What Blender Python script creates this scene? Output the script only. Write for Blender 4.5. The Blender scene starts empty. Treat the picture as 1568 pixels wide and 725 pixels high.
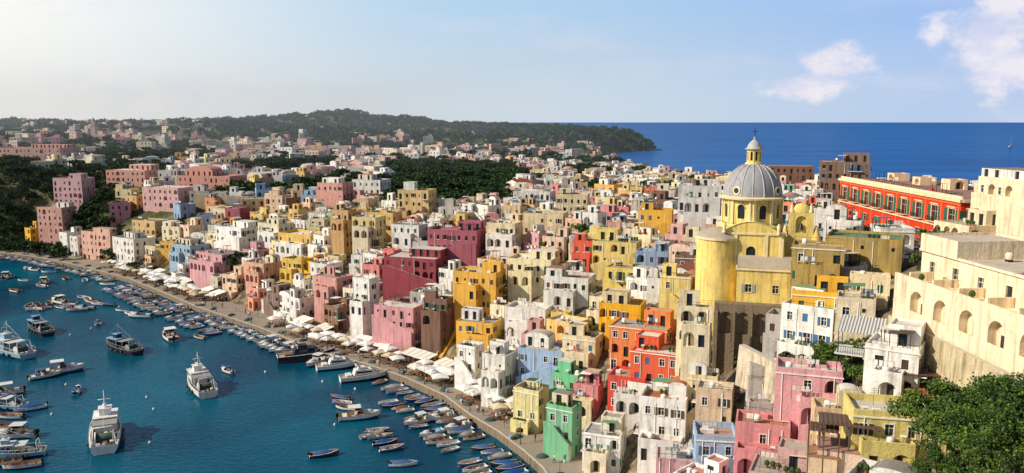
import bpy, math, random
import numpy as np
from mathutils import Vector, Matrix
R = random.Random(7)
H = 62.0; F = 1230.0
PIT = math.atan(175.5/1230.0); C = math.cos(PIT); S = math.sin(PIT)
scene = bpy.context.scene
COL = scene.collection
scene.view_settings.view_transform = 'Standard'
scene.view_settings.look = 'None'
scene.view_settings.exposure = 0

# ---------------------------------------------------------------- image pixel helpers (pixel coordinates <-> world metres, through the scene camera)
def W(px, py, D):
    u = (px-784)/F; v = (362.5-py)/F
    t = D/(C+v*S)
    return (u*t, D, H+t*(-S+v*C))
def onz(px, py, z=0.0):
    u = (px-784)/F; v = (362.5-py)/F
    t = (z-H)/(-S+v*C)
    return (u*t, (C+v*S)*t, z)
def proj(x, y, z):
    dz = z-H
    dep = y*C-dz*S
    if dep < 1: return (-9999, -9999, dep)
    return (784+F*x/dep, 362.5-F*(y*S+dz*C)/dep, dep)

# ---------------------------------------------------------------- materials
def lin(h):
    h = h.lstrip('#'); o = []
    for i in (0, 2, 4):
        c = int(h[i:i+2], 16)/255
        o.append(c/12.92 if c <= .04045 else ((c+.055)/1.055)**2.4)
    return tuple(o)+(1,)
def newmat(name, col, rough=.85, metal=0, spec=None):
    m = bpy.data.materials.new(name); m.use_nodes = True
    b = m.node_tree.nodes['Principled BSDF']
    b.inputs['Base Color'].default_value = col
    b.inputs['Roughness'].default_value = rough
    b.inputs['Metallic'].default_value = metal
    if spec is not None: b.inputs['Specular IOR Level'].default_value = spec
    return m, m.node_tree, b
def weather(name, hexc, stain=.35, streak=.3, rough=.9, scale=.35, var=.1, bump=.3, tint=(.42, .36, .28, 1), col=None):
    col = col or lin(hexc)
    m, nt, b = newmat(name, col, rough, spec=.2)
    N = nt.nodes; L = nt.links
    geo = N.new('ShaderNodeNewGeometry')
    n1 = N.new('ShaderNodeTexNoise'); n1.inputs['Scale'].default_value = scale; n1.inputs['Detail'].default_value = 8; n1.inputs['Roughness'].default_value = .72
    L.new(geo.outputs['Position'], n1.inputs['Vector'])
    r1 = N.new('ShaderNodeMapRange'); r1.inputs[1].default_value = .44; r1.inputs[2].default_value = .66; r1.inputs[3].default_value = 0; r1.inputs[4].default_value = stain
    L.new(n1.outputs['Fac'], r1.inputs[0])
    mx = N.new('ShaderNodeMixRGB'); mx.blend_type = 'MIX'
    mx.inputs[1].default_value = col; mx.inputs[2].default_value = tuple(col[i]*.48+tint[i]*.26 for i in range(3))+(1,)
    L.new(r1.outputs[0], mx.inputs[0])
    mp = N.new('ShaderNodeMapping'); mp.inputs['Scale'].default_value = (1.6, 1.6, .13)
    L.new(geo.outputs['Position'], mp.inputs[0])
    n2 = N.new('ShaderNodeTexNoise'); n2.inputs['Scale'].default_value = 1.0; n2.inputs['Detail'].default_value = 5
    L.new(mp.outputs[0], n2.inputs['Vector'])
    r2 = N.new('ShaderNodeMapRange'); r2.inputs[1].default_value = .48; r2.inputs[2].default_value = .68; r2.inputs[3].default_value = 0; r2.inputs[4].default_value = streak
    L.new(n2.outputs['Fac'], r2.inputs[0])
    mx2 = N.new('ShaderNodeMixRGB'); mx2.blend_type = 'MULTIPLY'; mx2.inputs[2].default_value = (.45, .42, .38, 1)
    L.new(r2.outputs[0], mx2.inputs[0]); L.new(mx.outputs[0], mx2.inputs[1])
    last = mx2.outputs[0]
    if var > 0:
        oi = N.new('ShaderNodeObjectInfo')
        rv = N.new('ShaderNodeMapRange'); rv.inputs[3].default_value = 1-var*1.6; rv.inputs[4].default_value = 1+var*.8
        L.new(oi.outputs['Random'], rv.inputs[0])
        hs = N.new('ShaderNodeHueSaturation')
        ml = N.new('ShaderNodeMath'); ml.operation = 'MULTIPLY'; ml.inputs[1].default_value = 7.31
        fr = N.new('ShaderNodeMath'); fr.operation = 'FRACT'
        ml2 = N.new('ShaderNodeMath'); ml2.operation = 'MULTIPLY'; ml2.inputs[1].default_value = 13.7
        fr2 = N.new('ShaderNodeMath'); fr2.operation = 'FRACT'
        rh = N.new('ShaderNodeMapRange'); rh.inputs[3].default_value = .5-var*.1; rh.inputs[4].default_value = .5+var*.1
        rs = N.new('ShaderNodeMapRange'); rs.inputs[3].default_value = 1-var*3; rs.inputs[4].default_value = 1+var*.8
        L.new(oi.outputs['Random'], ml.inputs[0]); L.new(ml.outputs[0], fr.inputs[0]); L.new(fr.outputs[0], rh.inputs[0])
        L.new(oi.outputs['Random'], ml2.inputs[0]); L.new(ml2.outputs[0], fr2.inputs[0]); L.new(fr2.outputs[0], rs.inputs[0])
        L.new(rh.outputs[0], hs.inputs['Hue']); L.new(rv.outputs[0], hs.inputs['Value']); L.new(rs.outputs[0], hs.inputs['Saturation']); L.new(last, hs.inputs['Color'])
        last = hs.outputs[0]
    L.new(last, b.inputs['Base Color'])
    if bump:
        n3 = N.new('ShaderNodeTexNoise'); n3.inputs['Scale'].default_value = 3.5; n3.inputs['Detail'].default_value = 6
        L.new(geo.outputs['Position'], n3.inputs['Vector'])
        bp = N.new('ShaderNodeBump'); bp.inputs['Strength'].default_value = bump; bp.inputs['Distance'].default_value = .15
        L.new(n3.outputs['Fac'], bp.inputs['Height']); L.new(bp.outputs[0], b.inputs['Normal'])
    return m
PAL = dict(pink='E28E92', salmon='E89C78', yellow='ECBE4C', ochre='D09C44', cream='EFDDB2', white='F2EEE6',
           blue='8EB4DA', mint='78C692', crimson='A04A54', coral='E2604E', orange='E67E36', fadedpink='D8A498',
           grey='BEB6AA', peach='EFC8A0', brown='8E6650', red='E03C18', lemon='ECD47E', magenta='B45C6C',
           churchyellow='F2D67C', oldyellow='B89A54', arcade='F1DCB6', strongyellow='F2B826')
SPEC = dict(oldyellow=(.95, .7, .03), churchyellow=(.6, .6, 0), red=(.25, .35, 0), strongyellow=(.45, .45, .03), arcade=(.55, .55, .02), orange=(.5, .5, .06), crimson=(.45, .5, .06), magenta=(.5, .5, .06), coral=(.5, .5, .05), mint=(.5, .5, .05))
WM = {}
for k, v in PAL.items():
    a_, b_, c_ = SPEC.get(k, (.7, .6, .1)); WM[k] = weather('plaster_'+k, v, stain=a_, streak=b_, scale=.45, bump=.5, var=c_)
HZ = (.50, .58, .70)  # haze blue that gets mixed into far wall colours
def haze_fade(h, k):
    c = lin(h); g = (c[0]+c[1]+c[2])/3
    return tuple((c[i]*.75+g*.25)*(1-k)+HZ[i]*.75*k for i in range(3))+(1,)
WF = {k: weather('haze_tinted_plaster_'+k, v, stain=.5, streak=.3, bump=0, col=haze_fade(v, .12)) for k, v in PAL.items()}  # plaster for far houses, aerial haze painted into the base colour
ROOFS = [weather('roof_concrete', 'A49C90', .8, .1, var=.2), weather('roof_whitewash', 'DCD6C8', .8, .1, var=.1), weather('roof_terracotta_paving', 'B07050', .7, .1, var=.15),
         weather('roof_bitumen_green', '7E9A78', .5, .1, var=.15), weather('roof_sand', 'C8B696', .8, .1, var=.15)]
TRIM = weather('trim_whitewash', 'EFEAE0', .3, .3, var=.03)
GLASS = newmat('window_glass', (.025, .03, .035, 1), .12)[0]
INTERIOR = newmat('dark_interior', (.04, .032, .025, 1), .9)[0]
SHUT = [newmat('shutter_green', lin('2F5E48'), .6)[0], newmat('shutter_brown', lin('5E3E2A'), .6)[0], newmat('shutter_brown_dark', lin('45301F'), .6)[0], newmat('shutter_blue', lin('3E6A94'), .6)[0]]
METAL = newmat('dark_iron', (.04, .04, .045, 1), .5, .6)[0]
WOODD = weather('weathered_wood', '6E5238', .4, .3)
STONE = weather('tuff_stone', '94805F', .9, .7, scale=.5, bump=1)
STONEL = weather('pale_render_wall', 'DCC8A4', .9, .8, scale=.4, bump=1)
TILE = weather('clay_tiles', 'A8563C', .5, .2, scale=.8, bump=.8)
LEAD = weather('dome_lead_grey', 'A4A3A6', .5, .4, scale=.5, bump=.15, var=.0)
FABRIC = weather('canvas_white', 'F2EEE6', .2, .1, var=.1)
FABRIC2 = weather('canvas_sand', 'DCC8A0', .3, .1, var=.1)

def leafmat(name, c1, c2):
    m, nt, b = newmat(name, c1, .75, spec=.15); N = nt.nodes; L = nt.links
    g = N.new('ShaderNodeNewGeometry'); n = N.new('ShaderNodeTexNoise'); n.inputs['Scale'].default_value = .5; n.inputs['Detail'].default_value = 3
    L.new(g.outputs['Position'], n.inputs['Vector'])
    r = N.new('ShaderNodeMapRange'); r.inputs[1].default_value = .35; r.inputs[2].default_value = .65
    L.new(n.outputs['Fac'], r.inputs[0])
    mx = N.new('ShaderNodeMixRGB'); mx.inputs[1].default_value = c1; mx.inputs[2].default_value = c2
    L.new(r.outputs[0], mx.inputs[0]); L.new(mx.outputs[0], b.inputs['Base Color'])
    return m
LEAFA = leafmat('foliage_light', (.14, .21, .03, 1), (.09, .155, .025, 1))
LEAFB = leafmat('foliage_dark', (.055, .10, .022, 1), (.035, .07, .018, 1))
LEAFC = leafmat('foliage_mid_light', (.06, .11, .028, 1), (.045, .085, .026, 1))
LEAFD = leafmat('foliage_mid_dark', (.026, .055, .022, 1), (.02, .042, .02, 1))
LEAFE = leafmat('foliage_far_light', (.06, .12, .045, 1), (.045, .095, .042, 1))  # far leaves: bluish haze put into the greens
LEAFF = leafmat('foliage_far_dark', (.032, .07, .038, 1), (.026, .058, .036, 1))  # darker far leaves, same haze tint in the colour
BARK = weather('bark', '5A4632', .4, .4)

# ---------------------------------------------------------------- mesh builder
class MB:
    def __init__(s): s.v = []; s.f = []; s.m = []; s.sm = []
    def face(s, pts, mi, sm=False):
        n = len(s.v); s.v.extend(pts); s.f.append(tuple(range(n, n+len(pts)))); s.m.append(mi); s.sm.append(sm)
    def box(s, cx, cy, cz, sx, sy, sz, mi, yaw=0, bottom=True, tilt=0):
        hx, hy, hz = sx/2, sy/2, sz/2; c, si = math.cos(yaw), math.sin(yaw)
        P = []
        for dx, dy, dz in ((-1,-1,-1),(1,-1,-1),(1,1,-1),(-1,1,-1),(-1,-1,1),(1,-1,1),(1,1,1),(-1,1,1)):
            x, y = dx*hx, dy*hy
            P.append((cx+x*c-y*si, cy+x*si+y*c, cz+dz*hz+x*tilt))
        n = len(s.v); s.v.extend(P)
        fs = [(0,1,5,4),(1,2,6,5),(2,3,7,6),(3,0,4,7),(4,5,6,7)]
        if bottom: fs.append((3,2,1,0))
        for f in fs: s.f.append(tuple(n+i for i in f)); s.m.append(mi); s.sm.append(False)
    def lathe(s, cx, cy, prof, n, mi, a0=0, a1=2*math.pi, sm=True, sx=1, sy=1):
        full = abs(a1-a0-2*math.pi) < 1e-6
        k = n if full else n+1; b = len(s.v)
        for r, z in prof:
            for i in range(k):
                a = a0+(a1-a0)*i/n
                s.v.append((cx+r*math.cos(a)*sx, cy+r*math.sin(a)*sy, z))
        for j in range(len(prof)-1):
            for i in range(n):
                i2 = (i+1) % k
                s.f.append((b+j*k+i, b+j*k+i2, b+(j+1)*k+i2, b+(j+1)*k+i)); s.m.append(mi); s.sm.append(sm)
    def tube(s, p, q, r0, r1, n, mi):
        p = Vector(p); q = Vector(q); d = (q-p)
        if d.length < 1e-5: return
        d.normalize(); a = d.orthogonal().normalized(); bb = d.cross(a); b = len(s.v)
        for P0, r in ((p, r0), (q, r1)):
            for i in range(n):
                t = 2*math.pi*i/n; s.v.append(tuple(P0+a*math.cos(t)*r+bb*math.sin(t)*r))
        for i in range(n):
            s.f.append((b+i, b+(i+1) % n, b+n+(i+1) % n, b+n+i)); s.m.append(mi); s.sm.append(True)
        s.f.append(tuple(b+n+i for i in range(n))); s.m.append(mi); s.sm.append(False)
    def mesh(s, name, mats):
        me = bpy.data.meshes.new(name); me.from_pydata(s.v, [], s.f)
        for m in mats: me.materials.append(m)
        me.polygons.foreach_set('material_index', s.m)
        me.polygons.foreach_set('use_smooth', s.sm)
        me.update(); return me
    def build(s, name, mats, loc=(0, 0, 0), yaw=0, parent=None):
        return addobj(name, s.mesh(name, mats), loc, yaw, parent)
def addobj(name, me, loc=(0,0,0), yaw=0, parent=None, scale=None):
    o = bpy.data.objects.new(name, me); COL.objects.link(o)
    o.location = loc; o.rotation_euler = (0, 0, yaw)
    if scale: o.scale = scale
    if parent: o.parent = parent
    return o

# ---------------------------------------------------------------- terrain
QUAY = [(-240,372),(-212,356),(-180,333),(-148,306),(-120.6,277),(-104,259),(-85.6,242),(-74,231),(-63,219.4),(-49,205),(-37,196),(-25.5,185),(-15,172),(-8.7,160),(-3,151.5),(2,142),(5.3,134.4),(9,118),(12,95)]
POLY = QUAY+[(14,70),(16,40),(20,-50),(330,-50),(340,200),(300,260),(240,330),(200,420),(165,560),(150,800),(155,1200),(150,1450),(200,1600),(338,1800),(300,2100),(0,2600),(-2600,2600),(-2600,600),(-900,450),(-420,400),(-330,388)]
ANCH = [(43,140,37),(90,190,36),(95,150,38),(85,95,38),(65,85,40),(60,70,44),(40,85,44),(40,68,50),(25,110,34),(46,104,52),(48,114,48),(44,94,50),(60,230,28),(20,200,27),(0,300,26),(100,300,31),(-50,350,27),(-100,330,26),(-150,420,28),(-190,400,32),(-250,480,34),(-300,430,36),
        (-100,600,30),(100,600,23),(60,450,25),(200,800,18),(-600,1300,52),(-900,1500,56),(-300,1000,36),(0,1000,28),(-230,1620,66),(-100,1650,50),(-340,1600,78),(-420,1600,68),(-520,1600,56),(50,1600,40),(200,1680,42),(290,1760,38),
        (-1200,1500,54),(-500,700,40),(-300,1350,46),(-100,1350,38),(300,300,30),(250,200,34),(-700,900,46),(0,1300,34)]
def terrain(X, Y):
    X = np.asarray(X, float); Y = np.asarray(Y, float)
    dm = np.full(X.shape, 1e9); ins = np.zeros(X.shape, bool); n = len(POLY)
    for i in range(n):
        x0, y0 = POLY[i]; x1, y1 = POLY[(i+1) % n]
        dx, dy = x1-x0, y1-y0
        t = np.clip(((X-x0)*dx+(Y-y0)*dy)/(dx*dx+dy*dy), 0, 1)
        dm = np.minimum(dm, np.hypot(X-x0-t*dx, Y-y0-t*dy))
        if y0 != y1:
            c = ((y0 > Y) != (y1 > Y)) & (X < dx*(Y-y0)/(dy)+x0); ins ^= c
    d = np.where(ins, dm, -dm)
    ws = np.zeros(X.shape); zs = np.zeros(X.shape)
    for ax, ay, az in ANCH:
        w = 1/((X-ax)**2+(Y-ay)**2+60)**1.5; ws += w; zs += w*az
    P = zs/ws
    P = P+np.where(Y > 700, 1, 0)*(2.5*np.sin(X*.011+1)+2*np.sin(Y*.013+X*.006))
    Rr = np.interp(X, [-260, -225, -130], [38, 45, 72])
    Rr = np.where(Y > 600, 70, Rr)
    mar = np.interp(X, [-262, -238], [1.5, 12])
    t = np.clip((d-mar)/Rr, 0, 1)
    z = 1.2+(P-1.2)*t*(2-t)
    z = z+np.clip((d-mar-6)/20, 0, 1)*(.5*np.sin(X*.7+np.sin(Y*.5)*2)+.5*np.sin(Y*.8+X*.3))*.7
    z = np.where(d < mar, np.clip((d-1.5)*1.2, -5, 1.2), z)
    return z, d
def tz(x, y):
    z, d = terrain(np.array([x]), np.array([y])); return float(z[0]), float(d[0])
TT = np.concatenate([np.arange(40, 420, .8), np.arange(420, 2200, 4)])
def hit(px, py):
    u = (px-784)/F; v = (362.5-py)/F; k = 1/(C+v*S)
    X = u*k*TT; Z = H+TT*k*(-S+v*C)
    z, d = terrain(X, TT)
    idx = np.nonzero(Z < np.maximum(z, 0))[0]
    i = idx[0] if len(idx) else len(TT)-1
    return (float(X[i]), float(TT[i]), float(max(z[i], 0)))

xs = np.concatenate([np.arange(-2600, -700, 60), np.arange(-700, -300, 12), np.arange(-300, 0, 3.2), np.arange(0, 80, 1.6), np.arange(80, 345, 3.2), np.arange(345, 700, 30)])
ys = np.concatenate([np.arange(-50, 40, 10), np.arange(40, 150, 1.6), np.arange(150, 520, 3.2), np.arange(520, 1000, 10), np.arange(1000, 2700, 25)])
GX, GY = np.meshgrid(xs, ys); GZ, GD = terrain(GX, GY)
nx, ny = len(xs), len(ys)
vv = np.stack([GX.ravel(), GY.ravel(), GZ.ravel()], 1).tolist()
ff = [(j*nx+i, j*nx+i+1, (j+1)*nx+i+1, (j+1)*nx+i) for j in range(ny-1) for i in range(nx-1)]
me = bpy.data.meshes.new('terrain'); me.from_pydata(vv, [], ff)
me.polygons.foreach_set('use_smooth', [True]*len(ff))
m, nt, b = newmat('ground_scrub_and_rock', (.2, .2, .1, 1), .95, spec=.1)
N = nt.nodes; L = nt.links
g = N.new('ShaderNodeNewGeometry'); n = N.new('ShaderNodeTexNoise'); n.inputs['Scale'].default_value = .07; n.inputs['Detail'].default_value = 9
L.new(g.outputs['Position'], n.inputs['Vector'])
cr = N.new('ShaderNodeValToRGB'); cr.color_ramp.elements[0].position = .38; cr.color_ramp.elements[0].color = (.035, .055, .02, 1)
cr.color_ramp.elements[1].position = .66; cr.color_ramp.elements[1].color = (.3, .23, .14, 1)
e = cr.color_ramp.elements.new(.52); e.color = (.08, .1, .035, 1)
L.new(n.outputs['Fac'], cr.inputs[0])
nr = N.new('ShaderNodeTexNoise'); nr.inputs['Scale'].default_value = .4; nr.inputs['Detail'].default_value = 10; nr.inputs['Roughness'].default_value = .7
L.new(g.outputs['Position'], nr.inputs['Vector'])
cr2 = N.new('ShaderNodeValToRGB'); cr2.color_ramp.elements[0].position = .36; cr2.color_ramp.elements[0].color = (.05, .055, .03, 1)
cr2.color_ramp.elements[1].position = .62; cr2.color_ramp.elements[1].color = (.36, .29, .19, 1)
e = cr2.color_ramp.elements.new(.47); e.color = (.17, .13, .08, 1)
L.new(nr.outputs['Fac'], cr2.inputs[0])
spz = N.new('ShaderNodeSeparateXYZ'); L.new(g.outputs['Position'], spz.inputs[0])
my = N.new('ShaderNodeMapRange'); my.inputs[1].default_value = 290; my.inputs[2].default_value = 380; L.new(spz.outputs['Y'], my.inputs[0])
mg = N.new('ShaderNodeMixRGB'); L.new(my.outputs[0], mg.inputs[0]); L.new(cr2.outputs[0], mg.inputs[1]); L.new(cr.outputs[0], mg.inputs[2])
L.new(mg.outputs[0], b.inputs['Base Color'])
n2 = N.new('ShaderNodeTexNoise'); n2.inputs['Scale'].default_value = .6; n2.inputs['Detail'].default_value = 8
L.new(g.outputs['Position'], n2.inputs['Vector'])
bp = N.new('ShaderNodeBump'); bp.inputs['Strength'].default_value = 1; bp.inputs['Distance'].default_value = 1.5
L.new(n2.outputs['Fac'], bp.inputs['Height']); L.new(bp.outputs[0], b.inputs['Normal'])
me.materials.append(m); me.update(); addobj('terrain', me)

# ---------------------------------------------------------------- sea
m, nt, b = newmat('sea_water', (0, .1, .2, 1), .25)
N = nt.nodes; L = nt.links
g = N.new('ShaderNodeNewGeometry'); sp = N.new('ShaderNodeSeparateXYZ'); L.new(g.outputs['Position'], sp.inputs[0])
mr = N.new('ShaderNodeMapRange'); mr.inputs[1].default_value = 330; mr.inputs[2].default_value = 900; L.new(sp.outputs['Y'], mr.inputs[0])
n = N.new('ShaderNodeTexNoise'); n.inputs['Scale'].default_value = .02; n.inputs['Detail'].default_value = 7; n.inputs['Distortion'].default_value = .6; L.new(g.outputs['Position'], n.inputs['Vector'])
c1 = N.new('ShaderNodeMixRGB'); c1.inputs[1].default_value = (.001, .034, .070, 1); c1.inputs[2].default_value = (.002, .10, .155, 1)
r0 = N.new('ShaderNodeMapRange'); r0.inputs[1].default_value = .36; r0.inputs[2].default_value = .66; L.new(n.outputs['Fac'], r0.inputs[0]); L.new(r0.outputs[0], c1.inputs[0])
mpf = N.new('ShaderNodeMapping'); mpf.inputs['Scale'].default_value = (.002, .012, 1); L.new(g.outputs['Position'], mpf.inputs[0])
nf = N.new('ShaderNodeTexNoise'); nf.inputs['Scale'].default_value = 1; nf.inputs['Detail'].default_value = 9; L.new(mpf.outputs[0], nf.inputs['Vector'])
rf = N.new('ShaderNodeMapRange'); rf.inputs[1].default_value = .35; rf.inputs[2].default_value = .65; L.new(nf.outputs['Fac'], rf.inputs[0])
c2 = N.new('ShaderNodeMixRGB'); c2.inputs[1].default_value = (.002, .065, .27, 1); c2.inputs[2].default_value = (.004, .12, .40, 1); L.new(rf.outputs[0], c2.inputs[0])
cm = N.new('ShaderNodeMixRGB'); L.new(mr.outputs[0], cm.inputs[0]); L.new(c1.outputs[0], cm.inputs[1]); L.new(c2.outputs[0], cm.inputs[2])
w1 = N.new('ShaderNodeTexNoise'); w1.inputs['Scale'].default_value = .9; w1.inputs['Detail'].default_value = 5; w1.inputs['Distortion'].default_value = .5
mpw = N.new('ShaderNodeMapping'); mpw.inputs['Rotation'].default_value = (0, 0, .6); mpw.inputs['Scale'].default_value = (.6, 1.4, 1); L.new(g.outputs['Position'], mpw.inputs[0])
L.new(mpw.outputs[0], w1.inputs['Vector'])
bp = N.new('ShaderNodeBump'); bp.inputs['Strength'].default_value = .5; bp.inputs['Distance'].default_value = .25; L.new(w1.outputs['Fac'], bp.inputs['Height'])
df = N.new('ShaderNodeBsdfDiffuse'); L.new(cm.outputs[0], df.inputs[0]); L.new(bp.outputs[0], df.inputs['Normal'])
gl = N.new('ShaderNodeBsdfGlossy'); gl.inputs['Roughness'].default_value = .08; gl.inputs['Color'].default_value = (.6, .8, 1, 1); L.new(bp.outputs[0], gl.inputs['Normal'])
fz = N.new('ShaderNodeFresnel'); fz.inputs[0].default_value = 1.33; L.new(bp.outputs[0], fz.inputs['Normal'])
fm = N.new('ShaderNodeMath'); fm.operation = 'MINIMUM'; fm.inputs[1].default_value = .14; L.new(fz.outputs[0], fm.inputs[0])
ms = N.new('ShaderNodeMixShader'); L.new(fm.outputs[0], ms.inputs[0]); L.new(df.outputs[0], ms.inputs[1]); L.new(gl.outputs[0], ms.inputs[2])
L.new(ms.outputs[0], N['Material Output'].inputs['Surface'])
mb = MB(); mb.face([(-60000, -3000, 0), (60000, -3000, 0), (60000, 90000, 0), (-60000, 90000, 0)], 0)
mb.build('sea', [m])

# ---------------------------------------------------------------- quay
def offs(poly, d):
    out = []
    for i, p in enumerate(poly):
        a = poly[max(0, i-1)]; c = poly[min(len(poly)-1, i+1)]
        tx, ty = c[0]-a[0], c[1]-a[1]; l = math.hypot(tx, ty)
        out.append((p[0]-ty/l*d, p[1]+tx/l*d))
    return out
PAVE = weather('quay_paving', '9A8E7E', .8, .0, scale=.6, var=0)
KERB = weather('quay_kerb_stone', 'C8C0B0', .5, .2, scale=.6, var=0)
mb = MB(); q0 = QUAY; qk = offs(QUAY, .5); qi = offs(QUAY, 15)
for i in range(len(QUAY)-1):
    a, b_, c_, d_ = q0[i], q0[i+1], qk[i+1], qk[i]; e_, f_ = qi[i+1], qi[i]
    mb.face([(*a, 1.62), (*b_, 1.62), (*c_, 1.62), (*d_, 1.62)], 1)
    mb.face([(*a, -3), (*b_, -3), (*b_, 1.62), (*a, 1.62)], 2)
    mb.face([(*d_, 1.5), (*c_, 1.5), (*c_, 1.62), (*d_, 1.62)], 1)
    mb.face([(*d_, 1.5), (*c_, 1.5), (*e_, 1.5), (*f_, 1.5)], 0)
mb.build('quay', [PAVE, KERB, STONE])

# ---------------------------------------------------------------- facade / house generator
# slots: 0 wall 1 roof 2 trim 3 glass 4 shutter 5 metal 6 interior 7 wall2
def facade(mb, O, U, Wd, bands, lod, wm=0):
    Nn = (U[1], -U[0])
    def P(u, n, z): return (O[0]+U[0]*u+Nn[0]*n, O[1]+U[1]*u+Nn[1]*n, z)
    def slab(u0, u1, z0, z1, n0, n1, mi):
        mb.face([P(u0,n1,z0),P(u1,n1,z0),P(u1,n1,z1),P(u0,n1,z1)], mi)
        mb.face([P(u0,n0,z1),P(u0,n1,z1),P(u1,n1,z1),P(u1,n0,z1)], mi)
        mb.face([P(u0,n0,z0),P(u0,n1,z0),P(u1,n1,z0),P(u1,n0,z0)], mi)
        mb.face([P(u0,n0,z0),P(u0,n1,z0),P(u0,n1,z1),P(u0,n0,z1)], mi)
        mb.face([P(u1,n0,z0),P(u1,n1,z0),P(u1,n1,z1),P(u1,n0,z1)], mi)
    for z0, z1, ops in bands:
        u = 0
        for (a, b, c, d, k) in sorted(ops):
            if a > u: mb.face([P(u,0,z0),P(a,0,z0),P(a,0,z1),P(u,0,z1)], wm)
            if c > z0: mb.face([P(a,0,z0),P(b,0,z0),P(b,0,c),P(a,0,c)], wm)
            if d < z1: mb.face([P(a,0,d),P(b,0,d),P(b,0,z1),P(a,0,z1)], wm)
            u = b
            arch = k in ('arch', 'archwin')
            dep = 1.1 if k == 'arch' else .22
            bm = 6 if k == 'arch' else 3
            if k == 'shut': bm = 4; dep = .1
            if k == 'niche': bm = wm; dep = .5; arch = True
            if arch:
                r = (b-a)/2; cx = (a+b)/2; zs = d-min(r, (d-c)*.6); ry = d-zs; n = 8
                pts = [(cx-r*math.cos(math.pi*i/n), zs+ry*math.sin(math.pi*i/n)) for i in range(n+1)]
                for i in range(n):
                    p, q = pts[i], pts[i+1]
                    mb.face([P(p[0],0,p[1]),P(q[0],0,q[1]),P(q[0],0,d+1e-4),P(p[0],0,d+1e-4)], wm)
                    mb.face([P(p[0],0,p[1]),P(q[0],0,q[1]),P(q[0],-dep,q[1]),P(p[0],-dep,p[1])], wm)
                mb.face([P(a,0,c),P(a,0,zs),P(a,-dep,zs),P(a,-dep,c)], wm)
                mb.face([P(b,0,c),P(b,0,zs),P(b,-dep,zs),P(b,-dep,c)], wm)
                mb.face([P(a,0,c),P(b,0,c),P(b,-dep,c),P(a,-dep,c)], wm)
                mb.face([P(a,-dep,c),P(b,-dep,c)]+[P(p[0],-dep,p[1]) for p in reversed(pts)], wm if k == 'arch' else bm)
                if k == 'arch':
                    m_ = cx+(r*.2 if int(a*13) % 2 else -r*.2); dh = min(d-.3, c+2.0)-c
                    if dh > .6: mb.face([P(m_-.38,-dep+.02,c),P(m_+.38,-dep+.02,c),P(m_+.38,-dep+.02,c+dh*.92),P(m_-.38,-dep+.02,c+dh*.92)], 6)
            else:
                for q in ([P(a,0,c),P(a,0,d),P(a,-dep,d),P(a,-dep,c)], [P(b,0,c),P(b,0,d),P(b,-dep,d),P(b,-dep,c)],
                          [P(a,0,c),P(b,0,c),P(b,-dep,c),P(a,-dep,c)], [P(a,0,d),P(b,0,d),P(b,-dep,d),P(a,-dep,d)]):
                    mb.face(q, wm)
                mb.face([P(a,-dep,c),P(b,-dep,c),P(b,-dep,d),P(a,-dep,d)], bm)
            if lod == 0 and k in ('win', 'balc', 'pal', 'palb'):
                t = .11 if k != 'palb' else .28
                slab(a-t, a, c, d+t, 0, .035, 2); slab(b, b+t, c, d+t, 0, .035, 2); slab(a, b, d, d+t, 0, .04, 2)
                m_ = (a+b)/2
                mb.face([P(m_-.035,-dep+.03,c),P(m_+.035,-dep+.03,c),P(m_+.035,-dep+.03,d),P(m_-.035,-dep+.03,d)], 2)
                zz = c+(d-c)*.62
                mb.face([P(a,-dep+.025,zz-.03),P(b,-dep+.025,zz-.03),P(b,-dep+.025,zz+.03),P(a,-dep+.025,zz+.03)], 2)
            if lod <= 1 and k in ('win',): slab(a-.1, b+.1, c-.1, c, 0, .12, 2)
            if k in ('pal', 'palb') or (lod <= 1 and k in ('win', 'balc') and int(a*37+c*11) % 3 == 0):
                w_ = (b-a)*.5; g0 = .13 if k != 'palb' else .3
                slab(a-w_-g0, a-g0, c, d, .04, .1, 4); slab(b+g0, b+w_+g0, c, d, .04, .1, 4)
            if k == 'palb':
                slab(a-.3, b+.3, d+.3, d+.5, 0, .3, 2)
            if k in ('balc', 'palb') and lod <= 1:
                slab(a-.6, b+.6, c-.16, c-.02, 0, .95, 2)
                nb = int((b-a+1.2)/.18) if lod == 0 else 6
                for i in range(nb+1):
                    uu = a-.55+(b-a+1.1)*i/nb
                    mb.box(*P(uu, .9, c+.45), .035, .035, .95, 5)
                p0, p1 = P(a-.55, .9, c+.95), P(b+.55, .9, c+.95)
                mb.tube(p0, p1, .03, .03, 4, 5)
                mb.tube(P(a-.55, 0, c+.95), p0, .03, .03, 4, 5); mb.tube(P(b+.55, 0, c+.95), p1, .03, .03, 4, 5)
        if u < Wd: mb.face([P(u,0,z0),P(Wd,0,z0),P(Wd,0,z1),P(u,0,z1)], wm)

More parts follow.
